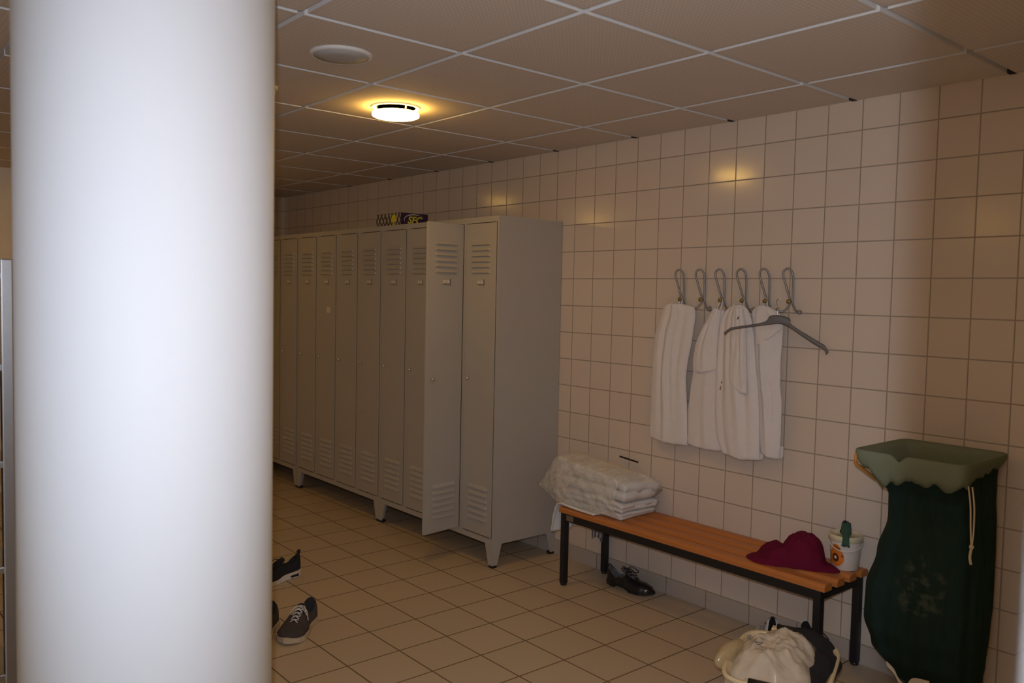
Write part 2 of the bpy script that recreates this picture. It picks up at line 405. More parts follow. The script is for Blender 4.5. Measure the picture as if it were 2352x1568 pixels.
for p, l in (((-1.2926, 5.6995, CZ), 'lit round downlight over the far lockers, hidden behind the white column'),
             ((-1.8926, .2995, CZ), 'lit round downlight by the doorway, nearest the laundry bag'),
             ((-5.4926, 3.2995, CZ), 'lit round downlight left of the column over the steel rack'),
             ((-3.0926, 6.2995, CZ), 'added round downlight out of view, brightening the plastered back wall left of the column')):  # the last lamp is added out of view to brighten the plaster wall
    d = dup(d0, p, l)
    if p[1] > 5 and p[0] > -2:                      # the lamp over the far lockers has a weaker bulb
        for c in d.children:
            if c.name.startswith('glass_disc'): c.material_slots[0].link = 'OBJECT'; c.material_slots[0].material = M['glow_weak']
t = thing('ceiling_speaker', 'round light grey speaker set in a ceiling panel near the column', 'speaker', (-1.8926, 2.7095, CZ))
bm = bmesh.new(); lathe(bm, [(.096, -.010), (.100, -.012), (.108, -.006), (.111, 0), (.096, 0)], 56); obj('rim', bm, M['ceil_edge'], t, True)
bm = bmesh.new(); lathe(bm, [(.001, -.018), (.05, -.017), (.0965, -.010), (.0965, -.002), (.001, -.002)], 48); obj('grille', bm, M['speaker'], t, True)
t = thing('smoke_detector', 'small round smoke detector on the ceiling at the edge of the column', 'smoke detector', (-1.90, 3.355, CZ))
bm = bmesh.new(); lathe(bm, [(.060, 0), (.060, -.010), (.052, -.012), (.001, -.012)], 36); obj('base', bm, M['ceil_edge'], t, True)
bm = bmesh.new(); lathe(bm, [(.047, -.012), (.050, -.020), (.046, -.040), (.030, -.047), (.001, -.048)], 36); obj('sensor_cap', bm, M['ceil_edge'], t, True)

# ------------------------------------------------------------------ lockers
BW, LD, LZ0, LZ1 = 1.196, .476, .13, 1.943
PITCH = .299
def louvre(bm, y0, y1, z, proud=.011, h=.018):
    # wedge: flush at the top, proud below; dark underside and strip paint the slit's shade
    e = .006
    a = [(-.0005, y0, z+h), (-.0005, y1, z+h), (-proud, y1-e, z), (-proud, y0+e, z), (-.0005, y0, z), (-.0005, y1, z)]
    v = [bm.verts.new(p) for p in a]
    for q, mi in (((0, 1, 2, 3), 0), ((0, 3, 4), 0), ((1, 5, 2), 0), ((3, 2, 5, 4), 1)):
        bm.faces.new([v[i] for i in q]).material_index = mi
    box(bm, -.0016, -.0002, y0+.004, y1-.004, z-.0030, z+.0005, mi=1)
def locker_door(parent, y, open_deg=0, key=False, tape=False):
    """hinged on the near side; local +y runs to the free edge, -x is outward"""
    bm = bmesh.new(); box(bm, -.002, .014, .002, .270, .168, 1.908, bev=.0015)
    for k in range(6): louvre(bm, .052, .216, 1.788-.0308*k)
    for k in range(6): louvre(bm, .044, .212, .424-.0346*k, .012, .022)
    d = obj('door', bm, [M['locker'], M['dark']], parent, loc=(-LD-.002, y, 0))
    bm = bmesh.new()
    tube(bm, [(-.001, .231, 1.038), (-.010, .231, 1.038), (-.014, .231, 1.038), (-.0165, .231, 1.038), (-.0178, .231, 1.038)], 0, 16, radii=[.0092, .0092, .0080, .0052, .0015])
    obj('lock_knob', bm, M['chrome'], d, True)
    bm = bmesh.new(); box(bm, -.004, -.001, .100, .170, 1.563, 1.595); box(bm, -.0045, -.0035, .1000, .1035, 1.560, 1.598, mi=1)
    h = obj('label_holder', bm, [M['locker'], M['dark']], d)
    bm = bmesh.new(); box(bm, -.0052, -.0040, .112, .158, 1.574, 1.590)
    box(bm, -.0056, -.005, .131, .137, 1.580, 1.585, mi=1); box(bm, -.0056, -.0040, .112, .156, 1.566, 1.571, mi=1)
    obj('name_card', bm, [M['label'], M['grey_plate']], d)
    if key:
        bm = bmesh.new(); tube(bm, [(-.017, .231, 1.038), (-.030, .231, 1.038)], .0035, 8); box(bm, -.034, -.030, .224, .238, 1.026, 1.042)
        tube(bm, [(-.033, .231+.012+.013*math.cos(a*PI/8), 1.026+.013*math.sin(a*PI/8)) for a in range(16)], .0011, 6, closed=True)
        obj('key', bm, M['chrome'], d)
    if tape:
        bm = bmesh.new(); box(bm, -.0035, -.0018, .07, .128, 1.36, 1.40)
        r = obj('tape_remnant', bm, M['label'], d)
    if open_deg: d.rotation_euler = (0, 0, math.radians(open_deg))
    return d
def leg_pair(parent, y, sgn, front=True):
    """corner foot: tapered front plate and tapered side plate, black cap"""
    bm = bmesh.new()
    xf = -LD if front else -.004
    sx = 1 if front else -1
    def plate(pts):
        v = [bm.verts.new(p) for p in pts]; n = len(v)//2
        bm.faces.new(v[:n]); bm.faces.new(v[n:][::-1])
        for i in range(n): bm.faces.new((v[i], v[(i+1) % n], v[n+(i+1) % n], v[n+i]))
    th = .003
    f = [(y, LZ0-.0003), (y+sgn*.068, LZ0-.0003), (y+sgn*.035, .014), (y, .014)]
    plate([(xf, a, z) for a, z in f] + [(xf+sx*th, a, z) for a, z in f])
    g = [(sx*.0032, LZ0-.0003), (sx*.066, LZ0-.0003), (sx*.036, .014), (sx*.0032, .014)]
    plate([(xf+a, y, z) for a, z in g] + [(xf+a, y+sgn*th, z) for a, z in g])
    l = obj('leg', bm, M['locker'], parent)
    bm = bmesh.new(); xa, xb = sorted((xf, xf+sx*.034)); ya, yb = sorted((y, y+sgn*.033)); box(bm, xa, xb, ya, yb, 0, .016, bev=.002)
    obj('foot_cap', bm, M['black_plastic'], l)
def locker_bank(loc, label, open_door=None, tape=None):
    t = thing('locker_bank', label, 'locker', loc, group='grey metal locker banks')
    bm = bmesh.new()
    th = .004
    box(bm, -LD, -.004, 0, th, LZ0, LZ1); box(bm, -LD, -.004, BW-th, BW, LZ0, LZ1)
    box(bm, -.0078, -.0042, th, BW-th, LZ0+th, LZ1-th); box(bm, -LD, -.004, th, BW-th, LZ1-th, LZ1); box(bm, -LD, -.004, th, BW-th, LZ0, LZ0+th)
    for k in (1, 2, 3): box(bm, -LD+.012, -.008, k*PITCH-.001, k*PITCH+.001, LZ0+th, LZ1-th)
    box(bm, -LD+.014, -.010, .006, BW-.006, 1.62, 1.623)                       # hat shelf
    box(bm, -LD, -LD+.012, th, BW-th, 1.911, LZ1-th); box(bm, -LD, -LD+.012, th, BW-th, LZ0+th, .165)
    for k in range(5):
        a = max(th, k*PITCH-.0115); b = min(BW-th, k*PITCH+.0115); box(bm, -LD, -LD+.012, a, b, .165, 1.911)
    obj('body', bm, M['locker'], t)
    for k in range(4):
        bm = bmesh.new(); ya = k*PITCH+.018; box(bm, -LD-.0026, -LD-.0018, ya+.015, ya+.222, 1.9072, 1.9118); obj('door_gap_shade', bm, M['dark'], t)  # dark strips round each door paint the shade of its gaps
        bm = bmesh.new(); box(bm, -LD-.0026, -LD-.0018, ya+.01, ya+.25, .164, .1672); obj('door_gap_shade', bm, M['dark'], t)
        for yy in (ya-.0062, ya+.2668):
            bm = bmesh.new(); box(bm, -LD-.0012, -LD-.0002, yy, yy+.0022, .17, 1.906); obj('door_gap_shade', bm, M['dark'], t)
        locker_door(t, k*PITCH+.0135, 97 if k == open_door else 0, key=(k == open_door), tape=(k == tape))
    for y, s in ((.001, 1), (BW-.001, -1)):
        leg_pair(t, y, s, True); leg_pair(t, y, s, False)
    return t
locker_bank((0, 3.543, 0), 'nearest grey locker bank, with one door standing open', open_door=1)
locker_bank((0, 3.543+BW+.003, 0), 'middle grey locker bank, all doors shut, between the open-door bank and the far bank', tape=2)
locker_bank((0, 3.543+2*BW+.012, 0), 'farthest grey locker bank, partly hidden by the white column')

# ------------------------------------------------------------------ printed shoe box on the lockers
t = thing('shoe_box', 'dark purple and patterned box lying on top of the lockers', 'box', (-.455, 4.552, LZ1))
bm = bmesh.new(); box(bm, .0, .205, 0, .30, 0, .080, bev=.001); obj('carton', bm, M['purple'], t)
def cross_mat():
    m, nt, b = new_mat('black and cream lattice print')
    tc = nd(nt, 'ShaderNodeTexCoord'); sx = nd(nt, 'ShaderNodeSeparateXYZ'); nt.links.new(tc.outputs['Object'], sx.inputs[0])
    n1 = nd(nt, 'ShaderNodeTexNoise'); n1.inputs['Scale'].default_value = 22; nt.links.new(tc.outputs['Object'], n1.inputs['Vector'])
    wob = math_n(nt, 'MULTIPLY', math_n(nt, 'SUBTRACT', n1.outputs['Fac'], .5), .022)
    yy = math_n(nt, 'ADD', sx.outputs['Y'], wob); zz = math_n(nt, 'MULTIPLY', sx.outputs['Z'], .62)
    a = math_n(nt, 'FRACT', math_n(nt, 'DIVIDE', math_n(nt, 'ADD', yy, zz), .042)); c = math_n(nt, 'FRACT', math_n(nt, 'DIVIDE', math_n(nt, 'SUBTRACT', yy, zz), .042))
    la = math_n(nt, 'LESS_THAN', math_n(nt, 'ABSOLUTE', math_n(nt, 'SUBTRACT', a, .5)), .16); lc = math_n(nt, 'LESS_THAN', math_n(nt, 'ABSOLUTE', math_n(nt, 'SUBTRACT', c, .5)), .16)
    f = math_n(nt, 'MAXIMUM', la, lc)
    nt.links.new(mixc(nt, f, (.42, .36, .30), (.015, .012, .02)), b.inputs['Base Color']); b.inputs['Roughness'].default_value = .5
    return m
bm = bmesh.new(); box(bm, -.0012, -.0002, .004, .298, .002, .078); obj('lattice_side', bm, cross_mat(), t)
bm = bmesh.new()
v = [bm.verts.new((-.0018, .082+.032*math.cos(a*PI/12), .044+.026*math.sin(a*PI/12)*(1+.12*math.sin(a*2.1)))) for a in range(24)]; bm.faces.new(v)
box(bm, -.0018, -.0010, .066, .098, .004, .014); obj('yellow_emblem', bm, M['yellow'], t)
bm = text_mesh('SFC', .062, .0006, .25, .0016)
for vv in bm.verts: vv.co = Vector((.100+vv.co.x*1.05, -.0014-vv.co.z, .034+vv.co.y))
obj('lettering', bm, M['yellow'], t)
bm = bmesh.new()
ou = [(.100+.078*math.cos(a), .038+.036*math.sin(a)) for a in [math.radians(40+k*6) for k in range(29)]]
rings = []
for i, (x, z) in enumerate(ou):
    w = .0065*math.sin(PI*min(1, max(.02, (i+.5)/29)))
    dx, dz = x-.100, z-.038; l = math.hypot(dx, dz); rings.append([(x, -.0010, z), (x-dx/l*w, -.0010, z-dz/l*w)])
loft(bm, rings, False); obj('swoosh', bm, M['white_print'], t)

# ------------------------------------------------------------------ bench
BY0, BY1 = 1.650, 3.150
t = thing('slatted_bench', 'long wooden slatted bench with black metal legs against the tiled wall', 'bench', (0, 0, 0))
for k in range(4):
    xa = -.352 + k*.0965; xb = xa+.0560
    prof = [(xa, .385), (xb, .385), (xb, .402), (xb-.004, .410), (xb-.012, .4145), (xa+.012, .4145), (xa+.004, .410), (xa, .402)]
    bm = bmesh.new(); loft(bm, [[(x, BY0, z) for x, z in prof], [(x, BY1, z) for x, z in prof]], True, True, True); obj('slat', bm, M['wood'], t)
bm = bmesh.new()
box(bm, -.350, -.325, BY0+.018, BY1-.018, .347, .385); box(bm, -.035, -.010, BY0+.018, BY1-.018, .347, .385)
box(bm, -.350, -.010, BY0+.018, BY0+.043, .347, .385); box(bm, -.350, -.010, BY1-.043, BY1-.018, .347, .385); box(bm, -.325, -.035, 2.39, 2.41, .362, .384)
obj('frame', bm, M['black_metal'], t)
for x in (-.352, -.042):
    for y in (BY0+.016, BY1-.046):
        bm = bmesh.new(); box(bm, x, x+.032, y, y+.032, .012, .3852, bev=.004); l = obj('leg', bm, M['black_metal'], t)
        bm = bmesh.new(); lathe(bm, [(.013, 0), (.017, .004), (.017, .014), (.001, .016)], 16, (x+.016, y+.016, 0)); obj('foot', bm, M['black_plastic'], l, True)
bm = bmesh.new(); box(bm, -.3535, -.3498, 3.042, 3.092, .352, .380); obj('maker_plate', bm, M['grey_plate'], t)

# ------------------------------------------------------------------ wall hooks
HY = [2.655, 2.530, 2.415, 2.294, 2.172, 2.052]
def coat_hook(loc, label):
    t = thing('coat_hook', label, 'hook', loc, group='wire coat hooks in a row')
    bm = bmesh.new()
    path = spline([(-.044, .046, -.036), (-.040, .038, -.046), (-.030, .020, -.040), (-.016, .006, -.016), (-.012, .004, .004), (-.020, .012, .040), (-.030, .022, .085), (-.036, .029, .115), (-.036, .026, .136), (-.030, .012, .146),
                   (-.020, .000, .136), (-.014, -.006, .112), (-.010, -.006, .070), (-.008, -.006, .010), (-.008, -.008, -.012), (-.012, -.020, -.034), (-.018, -.036, -.044), (-.026, -.050, -.046)], 6)
    tube(bm, path, .0046, 8); obj('wire', bm, M['wire'], t, True)
    bm = bmesh.new(); bmesh.ops.create_uvsphere(bm, u_segments=16, v_segments=10, radius=.0105, matrix=Matrix.Translation((-.029, -.054, -.046))); obj('ball_end', bm, M['wire'], t, True)
    bm = bmesh.new(); bmesh.ops.create_uvsphere(bm, u_segments=12, v_segments=8, radius=.006, matrix=Matrix.Translation((-.044, .047, -.034))); obj('ball_end', bm, M['wire'], t, True)
    bm = bmesh.new(); tube(bm, [(0, 0, 0), (-.030, 0, 0)], .0042, 10); obj('bolt', bm, M['wire'], t, True)
    bm = bmesh.new(); tube(bm, [(-.027, 0, 0), (-.030, 0, 0), (-.036, 0, 0), (-.040, 0, 0)], 0, 18, radii=[.008, .0100, .0100, .006]); obj('brass_cap', bm, M['brass'], t, True)
    return t
h0 = coat_hook((0, HY[0], 1.512), 'wire coat hook with brass cap, farthest from the laundry bag, holding a towel')
for y, l in zip(HY[1:], ('second wire coat hook from the locker side, with nothing hanging on it', 'third wire coat hook from the locker side, holding a bunched towel', 'fourth wire coat hook from the locker side, holding the stained towel',
                         'fifth wire coat hook from the locker side, holding the towel behind the grey hanger', 'wire coat hook nearest the laundry bag, holding the grey plastic hanger')):
    dup(h0, (0, y, 1.512), l)

# ------------------------------------------------------------------ hanging towels
def arc_table(pts):
    d = [0]
    for a, b in zip(pts, pts[1:]): d.append(d[-1]+math.dist(a, b))
    return [(x/d[-1],)+tuple(p) for x, p in zip(d, pts)]
def sheet(bm, L, R, x, folds, amp, seed, nu=36, nv=44, puff=.012, hem=0):
    """cloth between two edge curves (y,z) hung at depth x, with vertical folds"""
    TL, TR = arc_table(L), arc_table(R)
    rows = []
    for j in range(nv+1):
        tt = j/nv; a = interp_lin(TL, tt); b = interp_lin(TR, tt); row = []
        for i in range(nu+1):
            s = i/nu
            y = a[0]+(b[0]-a[0])*s; z = a[1]+(b[1]-a[1])*s
            env = .35+.65*math.sin(PI*min(1, .08+tt*.9))
            w = 0
            for k, (fq, ph, am) in enumerate(folds):
                w += am*math.sin(2*PI*(fq*s+ph+.12*math.sin(3*tt+k)+.05*nz(seed, tt*4, k)))
            w = w*(.35+1.5*abs(nz(s*2.3+seed, tt*1.2, 6.1)+.25))+.6*nz(s*5+seed, tt*2.2, 2.7)
            edge = math.sin(PI*s)**.5
            d = puff*edge + amp*env*w*(.3+.7*edge)
            zz = z - .010*math.sin(PI*s)*(tt if tt > .9 else 0) + .004*nz(s*6, seed, 1)
            row.append((x-d, y+.003*nz(tt*6, seed+s), zz))
        rows.append(row)
    # round the hem back towards the wall
    if hem:
        last = rows[-1]
        for k in range(1, 6):
            a = k/5*PI; rows.append([(px+hem*(1-math.cos(a))*.9, py, pz-hem*.55*math.sin(a)) for (px, py, pz) in last])
        rows.append([(px+hem*1.8, py, pz+.05) for (px, py, pz) in last])
    loft(bm, rows, False)
def interp_lin(tab, t):
    if t <= tab[0][0]: return tab[0][1:]
    for a, b in zip(tab, tab[1:]):
        if t <= b[0]:
            k = (t-a[0])/(b[0]-a[0]+1e-9); return tuple(x+(y-x)*k for x, y in zip(a[1:], b[1:]))
    return tab[-1][1:]
def towel(name, label, hook, sheets, loops=True):
    t = thing(name, label, 'towel', (0, 0, 0), group='white towels hanging on the hooks')
    bm = bmesh.new()
    for s in sheets: sheet(bm, **s)
    o = obj('cloth', bm, [M['terry'], M['stain']], t, True)
    so = o.modifiers.new('thick', 'SOLIDIFY'); so.thickness = .006; so.offset = 0
    sb = o.modifiers.new('sub', 'SUBSURF'); sb.levels = 1; sb.render_levels = 1
    bm = bmesh.new(); y = HY[hook]
    for dy in (-.012, .010):
        tube(bm, spline([(-.020, y+dy*.2, 1.518), (-.024, y+dy*.6, 1.500), (-.040, y+dy, 1.470), (-.052, y+dy*1.3, 1.445)], 5), .0035, 6)
    obj('hanging_loop', bm, M['terry'], t, True)
    return t
F1 = [(2.2, .1, .7), (4.3, .35, .45)]
towel('hanging_towel', 'white towel on the hook nearest the lockers, hanging apart from the others', 0, [
    dict(L=[(2.690, 1.488), (2.735, 1.478), (2.752, 1.440), (2.79, 1.336), (2.799, 1.169), (2.804, .959), (2.808, .814)], R=[(2.620, 1.488), (2.548, 1.478), (2.540, 1.430), (2.556, 1.315), (2.577, 1.22), (2.588, 1.118), (2.571, .966), (2.567, .805)],
         x=-.048, folds=F1, amp=.008, seed=1.3, puff=.024, hem=.018)])
towel('hanging_towel', 'bunched white towel on the third hook, its short upper flap hanging at the left', 2, [
    dict(L=[(2.436, 1.475), (2.5, 1.377), (2.537, 1.296), (2.55, 1.215), (2.545, 1.149), (2.557, 1.088), (2.569, .966), (2.568, .812)], R=[(2.378, 1.465), (2.372, 1.331), (2.364, 1.139), (2.350, .978), (2.335, .812)],
         x=-.044, folds=[(1.6, .2, .7), (3.4, .6, .4)], amp=.008, seed=2.9, puff=.020, hem=.016),
    dict(L=[(2.415, 1.474), (2.488, 1.377), (2.525, 1.297), (2.538, 1.216), (2.524, 1.161)], R=[(2.388, 1.468), (2.392, 1.381), (2.397, 1.304), (2.398, 1.246), (2.396, 1.188)], x=-.058, folds=[(2.0, .1, .8), (3.6, .4, .5)], amp=.008, seed=4.1, puff=.02, nv=24)])
t3 = towel('hanging_towel', 'white towel with small brown stains on the fourth hook, the lowest hanging one', 3, [
    dict(L=[(2.308, 1.492), (2.350, 1.466), (2.375, 1.430), (2.389, 1.33), (2.395, 1.137), (2.396, .976), (2.382, .881), (2.352, .806)], R=[(2.262, 1.490), (2.235, 1.470), (2.214, 1.425), (2.197, 1.341), (2.183, 1.218), (2.165, 1.097), (2.153, .975), (2.146, .800)],
         x=-.066, folds=[(1.8, .3, .7), (3.7, .1, .5)], amp=.009, seed=5.7, puff=.024, hem=.018),
    dict(L=[(2.278, 1.482), (2.284, 1.361), (2.299, 1.241), (2.303, 1.159), (2.297, 1.135)], R=[(2.246, 1.478), (2.220, 1.365), (2.216, 1.229), (2.211, 1.155), (2.206, 1.086)], x=-.092, folds=[(1.1, .2, .9), (2.3, .3, .4)], amp=.010, seed=7.7, puff=.016, nv=28)])
bm = bmesh.new()
for (y, z, r) in ((2.345, 1.128, .004), (2.352, 1.098, .0045), (2.349, 1.108, .003), (2.262, 1.430, .005), (2.258, 1.436, .003)):
    bmesh.ops.create_uvsphere(bm, u_segments=8, v_segments=6, radius=r, matrix=Matrix.Translation((-.094 if z < 1.3 else -.106, y, z)) @ Matrix.Diagonal((.5, 1, 1.2, 1)))
obj('stain_spot', bm, M['stain'], t3, True)
towel('hanging_towel', 'white towel behind the left arm of the grey hanger, on the fifth hook', 4, [
    dict(L=[(2.195, 1.490), (2.226, 1.468), (2.212, 1.308), (2.191, 1.155), (2.179, 1.032), (2.163, .909), (2.153, .838)], R=[(2.150, 1.490), (2.090, 1.464), (2.062, 1.42), (2.070, 1.25), (2.068, 1.135), (2.055, 1.058), (2.056, .924), (2.059, .818)],
         x=-.046, folds=[(1.4, .5, .7), (2.8, .1, .4)], amp=.009, seed=9.2, puff=.022, hem=.018),
    dict(L=[(2.185, 1.483), (2.188, 1.403), (2.181, 1.312)], R=[(2.110, 1.474), (2.058, 1.438), (2.053, 1.393)], x=-.068, folds=[(.9, .2, .8)], amp=.008, seed=11.2, puff=.014, nv=20)])

# ------------------------------------------------------------------ grey hanger
t = thing('coat_hanger', 'grey plastic coat hanger hung on the last hook in front of the towels', 'hanger', (0, 0, 0))
HM = Vector((-.11, 2.07, 0)); HD = Vector((.41, -.912, 0))
HD.normalize(); HN = Vector((HD.y, -HD.x, 0))
top = [(-.216, 1.366), (-.192, 1.387), (-.163, 1.395), (-.045, 1.419), (-.017, 1.448), (.028, 1.45), (.066, 1.436), (.075, 1.41), (.184, 1.344), (.212, 1.327), (.229, 1.299)]
bot = [(-.212, 1.354), (-.192, 1.373), (-.159, 1.384), (-.033, 1.406), (.018, 1.413), (.045, 1.408), (.059, 1.402), (.075, 1.392), (.168, 1.331), (.208, 1.31), (.22, 1.286)]
tp = spline([(a, b, 0) for a, b in top], 4); bp_ = spline([(a, b, 0) for a, b in bot], 4)
bm = bmesh.new(); rings = []
for a, b in zip(tp, bp_):
    A = HM+HD*a.x+Vector((0, 0, a.y)); B = HM+HD*b.x+Vector((0, 0, b.y)); th = .006
    rings.append([A-HN*th*.6, A+HN*th*.6, A.lerp(B, .2)+HN*th, A.lerp(B, .8)+HN*th, B+HN*th*.6, B-HN*th*.6, A.lerp(B, .8)-HN*th, A.lerp(B, .2)-HN*th])
loft(bm, rings, True, True, True); obj('hanger_body', bm, M['hanger'], t, True)
bm = bmesh.new(); c = HM+HD*.012
tube(bm, spline([c+Vector((0, 0, 1.445)), c+Vector((0, 0, 1.468)), c+Vector((.004, -.006, 1.480)), c+Vector((.010, .008, 1.496)), c+Vector((.020, .020, 1.512)), c+Vector((.030, .016, 1.522)), c+Vector((.038, .002, 1.514))], 6), .0018, 6)
obj('hanger_hook', bm, M['chrome'], t, True)

# ------------------------------------------------------------------ wrapped towels at the locker end of the bench
def folded_towel(label, x0, x1, y0, y1, z0, h, layers, seed, mat='terry2', slope=(0, 0)):
    """folded sheet: a zig-zag strip in x-z swept along y, sagging a little"""
    t = thing('folded_towel', label, 'towel', (0, 0, 0), group='folded white towels on the bench')
    bm = bmesh.new(); n = 22; path = []
    gapz = h/layers; w = x1-x0
    for k in range(layers):
        z = gapz*(k+.5); rng = range(n+1) if k % 2 == 0 else range(n, -1, -1)
        for i in rng: path.append((x0+gapz*.5+(w-gapz)*i/n, z))
        if k < layers-1:
            xe = x1-gapz*.5 if k % 2 == 0 else x0+gapz*.5; sg = 1 if k % 2 == 0 else -1
            for a in (.25, .5, .75): path.append((xe+sg*gapz*.5*math.sin(PI*a), z+gapz*a))
    m = 26; rows = []
    for j in range(m+1):
        s = j/m; y = y0+(y1-y0)*s
        row = []
        for (x, z) in path:
            k = (x-x0)/w
            e = 1-.30*max(0, abs(2*s-1)-.72)/.28*(z/h) - .18*max(0, abs(2*k-1)-.6)/.4*(z/h)
            zz = z0 + z*e + slope[0]*s*(z/h) + slope[1]*k*(z/h) + .006*nz(x*14+seed, y*11, z*40)
            row.append((x+.010*nz(seed, y*12, z*30), y+(.014*nz(x*10, seed+z*60, 5) if j in (0, m) else 0)+.02*(z/h-.5)*(1 if j == 0 else 0)*0, zz))
        rows.append(row)
    loft(bm, rows, False)
    o = obj('cloth', bm, M[mat], t, True)
    so = o.modifiers.new('thick', 'SOLIDIFY'); so.thickness = gapz*.80; so.offset = 0
    return t
folded_towel('folded white towel at the bottom of the wrapped stack on the bench', -.315, -.045, 2.765, 3.17, .4165, .036, 2, 1.1)
folded_towel('folded white towel in the middle of the wrapped stack on the bench', -.320, -.035, 2.755, 3.185, .454, .050, 2, 2.2, slope=(.012, -.004))
folded_towel('thick folded white towel on top of the wrapped stack on the bench', -.322, -.030, 2.745, 3.19, .506, .112, 2, 3.3, slope=(.044, -.016))
# clear plastic bag drawn over the stack
t = thing('plastic_bag', 'clear plastic bag wrapped round the folded towels, its open end pointing at the lockers', 'plastic bag', (0, 0, 0))
def wrap(s, a):
    """outline of the wrapped stack: a from the bench front up and over to the middle of the top, s along the bench"""
    y = 2.755+.445*s; ht = .632+.046*min(1, s*1.05)-.02*max(0, .12-s)/.12; hb = .430
    if a < .55:
        k = a/.55; x = -.330-.020*math.sin(PI*k); z = hb+(ht-.012-hb)*k
    else:
        k = (a-.55)/.45; x = -.330+.20*k; z = ht-.012+.016*math.sin(PI*k*.8)-.008*k
    wr = .009*nz(x*12+3, y*10, z*11)+.004*nz(x*24, y*19, z*26)+.014*max(0, 1-7*abs(nz(y*8+z*12, z*5-y*3, 3)))+.011*max(0, 1-7*abs(nz(y*11-z*9, z*8, 7)))
    return Vector((x-abs(wr)*.9, y, z+wr*.5))
bm = bmesh.new(); loft(bm, [[wrap(j/36, i/34) for i in range(35)] for j in range(37)], False)
o = obj('film', bm, M['film'], t, True); so = o.modifiers.new('thick', 'SOLIDIFY'); so.thickness = .0012; so.offset = 0
tipa, tipb = Vector((-.335, 3.335, .498)), Vector((-.300, 3.325, .512))
bm = bmesh.new(); rows = []
for j in range(11):
    q = j/10; row = []
    for i in range(25):
        a = i/24; e = wrap(1, a); tp_ = tipa.lerp(tipb, a)
        v = e.lerp(tp_, q**1.15); v.z += .010*nz(a*5, q*4, 2)*(1-q); v.x += .010*nz(a*6, q*5, 7)*(1-q*.6); row.append(v)
    rows.append(row)
loft(bm, rows, False); o = obj('open_end', bm, M['film'], t, True); so = o.modifiers.new('thick', 'SOLIDIFY'); so.thickness = .0012; so.offset = 0
# white cloth under the pack, over the end of the bench
bm = bmesh.new(); rows = []
pth = spline([(2.90, .418), (3.02, .420), (3.10, .424), (3.145, .428), (3.172, .412), (3.188, .370), (3.198, .320), (3.205, .268)], 5)
for j, p in enumerate(pth):
    s = j/(len(pth)-1)
    rows.append([(-.352+(.30-.20*max(0, s-.55))*k/16+.010*math.sin(k*1.3+2)*max(0, s-.5), p.x+.012*math.sin(k*1.1)*max(0, s-.45)*2, p.y+.0015*math.sin(k*2)+(.006*math.sin(k*2.2) if j == len(pth)-1 else 0)) for k in range(17)])
loft(bm, rows, False); o = obj('draped_cloth', bm, M['terry2'], None, True); so = o.modifiers.new('thick', 'SOLIDIFY'); so.thickness = .005; so.offset = 1
tag(o, 'white cloth hanging over the locker end of the bench, under the wrapped towels', 'cloth')
bm = bmesh.new(); rows = []
for j in range(13):
    s = j/12; rows.append([(-.085+.012*math.sin(k*.9+s*2), 3.175-.115*(k/10)*(1-.12*s), .347-.118*s-(.028*abs(math.sin(k*.55+.6)) if j > 9 else 0)*s-.02*(k/10)*s) for k in range(11)])
loft(bm, rows, False); o = obj('patterned_cloth', bm, M['pattern'], None, True); so = o.modifiers.new('thick', 'SOLIDIFY'); so.thickness = .002
tag(o, 'small grey patterned cloth hanging under the locker end of the bench', 'cloth')
# thin black strip lying at the wall edge of the top towel
bm = bmesh.new(); box(bm, -.034, -.030, 2.895, 3.025, .655, .663); o = obj('black_strip', bm, M['black_plastic']); 
for v in o.data.vertices: v.co.z += (v.co.y-2.96)*.08
tag(o, 'thin black strip lying on the wrapped towel stack at the wall', 'strip')

# ------------------------------------------------------------------ burgundy cloth
bm = bmesh.new(); N = 96
def bump2(u, v, cu, cv, ru, rv, h, p=3.0):
    d = (abs((u-cu)/ru)**p+abs((v-cv)/rv)**p); return h*max(0, 1-d)**.55 if d < 1 else 0
def ridge(x): return 1-abs(2*(x-math.floor(x))-1)
def burg_h(u, v):
    # footprint in local u (along bench, towards the bag) and v (towards the wall)
    wu, wv = u+.018*nz(u*14, v*14, 3), v+.018*nz(u*14, v*14, 8)
    g = max(bump2(wu, wv, .020, .020, .090, .085, .118, 2.2), bump2(wu, wv, -.085, -.015, .085, .050, .052, 2.2), bump2(wu, wv, .070, -.025, .055, .070, .066, 2.0), bump2(wu, wv, -.02, -.055, .110, .050, .050, 2.0))
    f = ridge(13*u+9*v+1.6*nz(u*10, v*10, 4))*.5+ridge(17*v-11*u+1.8*nz(u*9, v*9, 9))*.5
    k = min(1, g*22)
    return g*.92+.026*(f-.5)*min(1, g*14)*(1-.7*min(1, g/.11))+(.013*max(0, 1-6*abs(nz(u*9-v*5, v*8+u*3, 5)))-.012*max(0, 1-6*abs(nz(u*7+v*9, v*6-u*6, 2)))+.010*max(0, 1-7*abs(nz(u*16, v*13+u*5, 6))))*min(1, g*16)*(1-.75*min(1, g/.10))+.004*nz(u*38, v*38, 2)*k+.006
rows = []
for j in range(N+1):
    row = []
    for i in range(N+1):
        a = 2*PI*i/N; rr = j/N
        base = .118*(1+.26*math.sin(2*a+.4)+.12*math.sin(3*a+1.7)+.08*math.sin(5*a+.3)+.04*math.sin(9*a))
        u = rr*base*(1.42 if math.cos(a) < 0 else 1.10)*math.cos(a); v = rr*base*.98*math.sin(a)
        z = .4160+max(.003, burg_h(u, v)*(1-rr**7)+.016*(1-rr**12)) if rr < 1 else .4155
        row.append((-.195+v, 1.868-u, z))
    rows.append(row)
loft(bm, rows, False); bmesh.ops.remove_doubles(bm, verts=bm.verts, dist=.0004)
o = obj('crumpled_cloth', bm, M['burgundy'], None, True)
tag(o, 'crumpled burgundy cloth lying on the bench beside the white bucket', 'cloth')

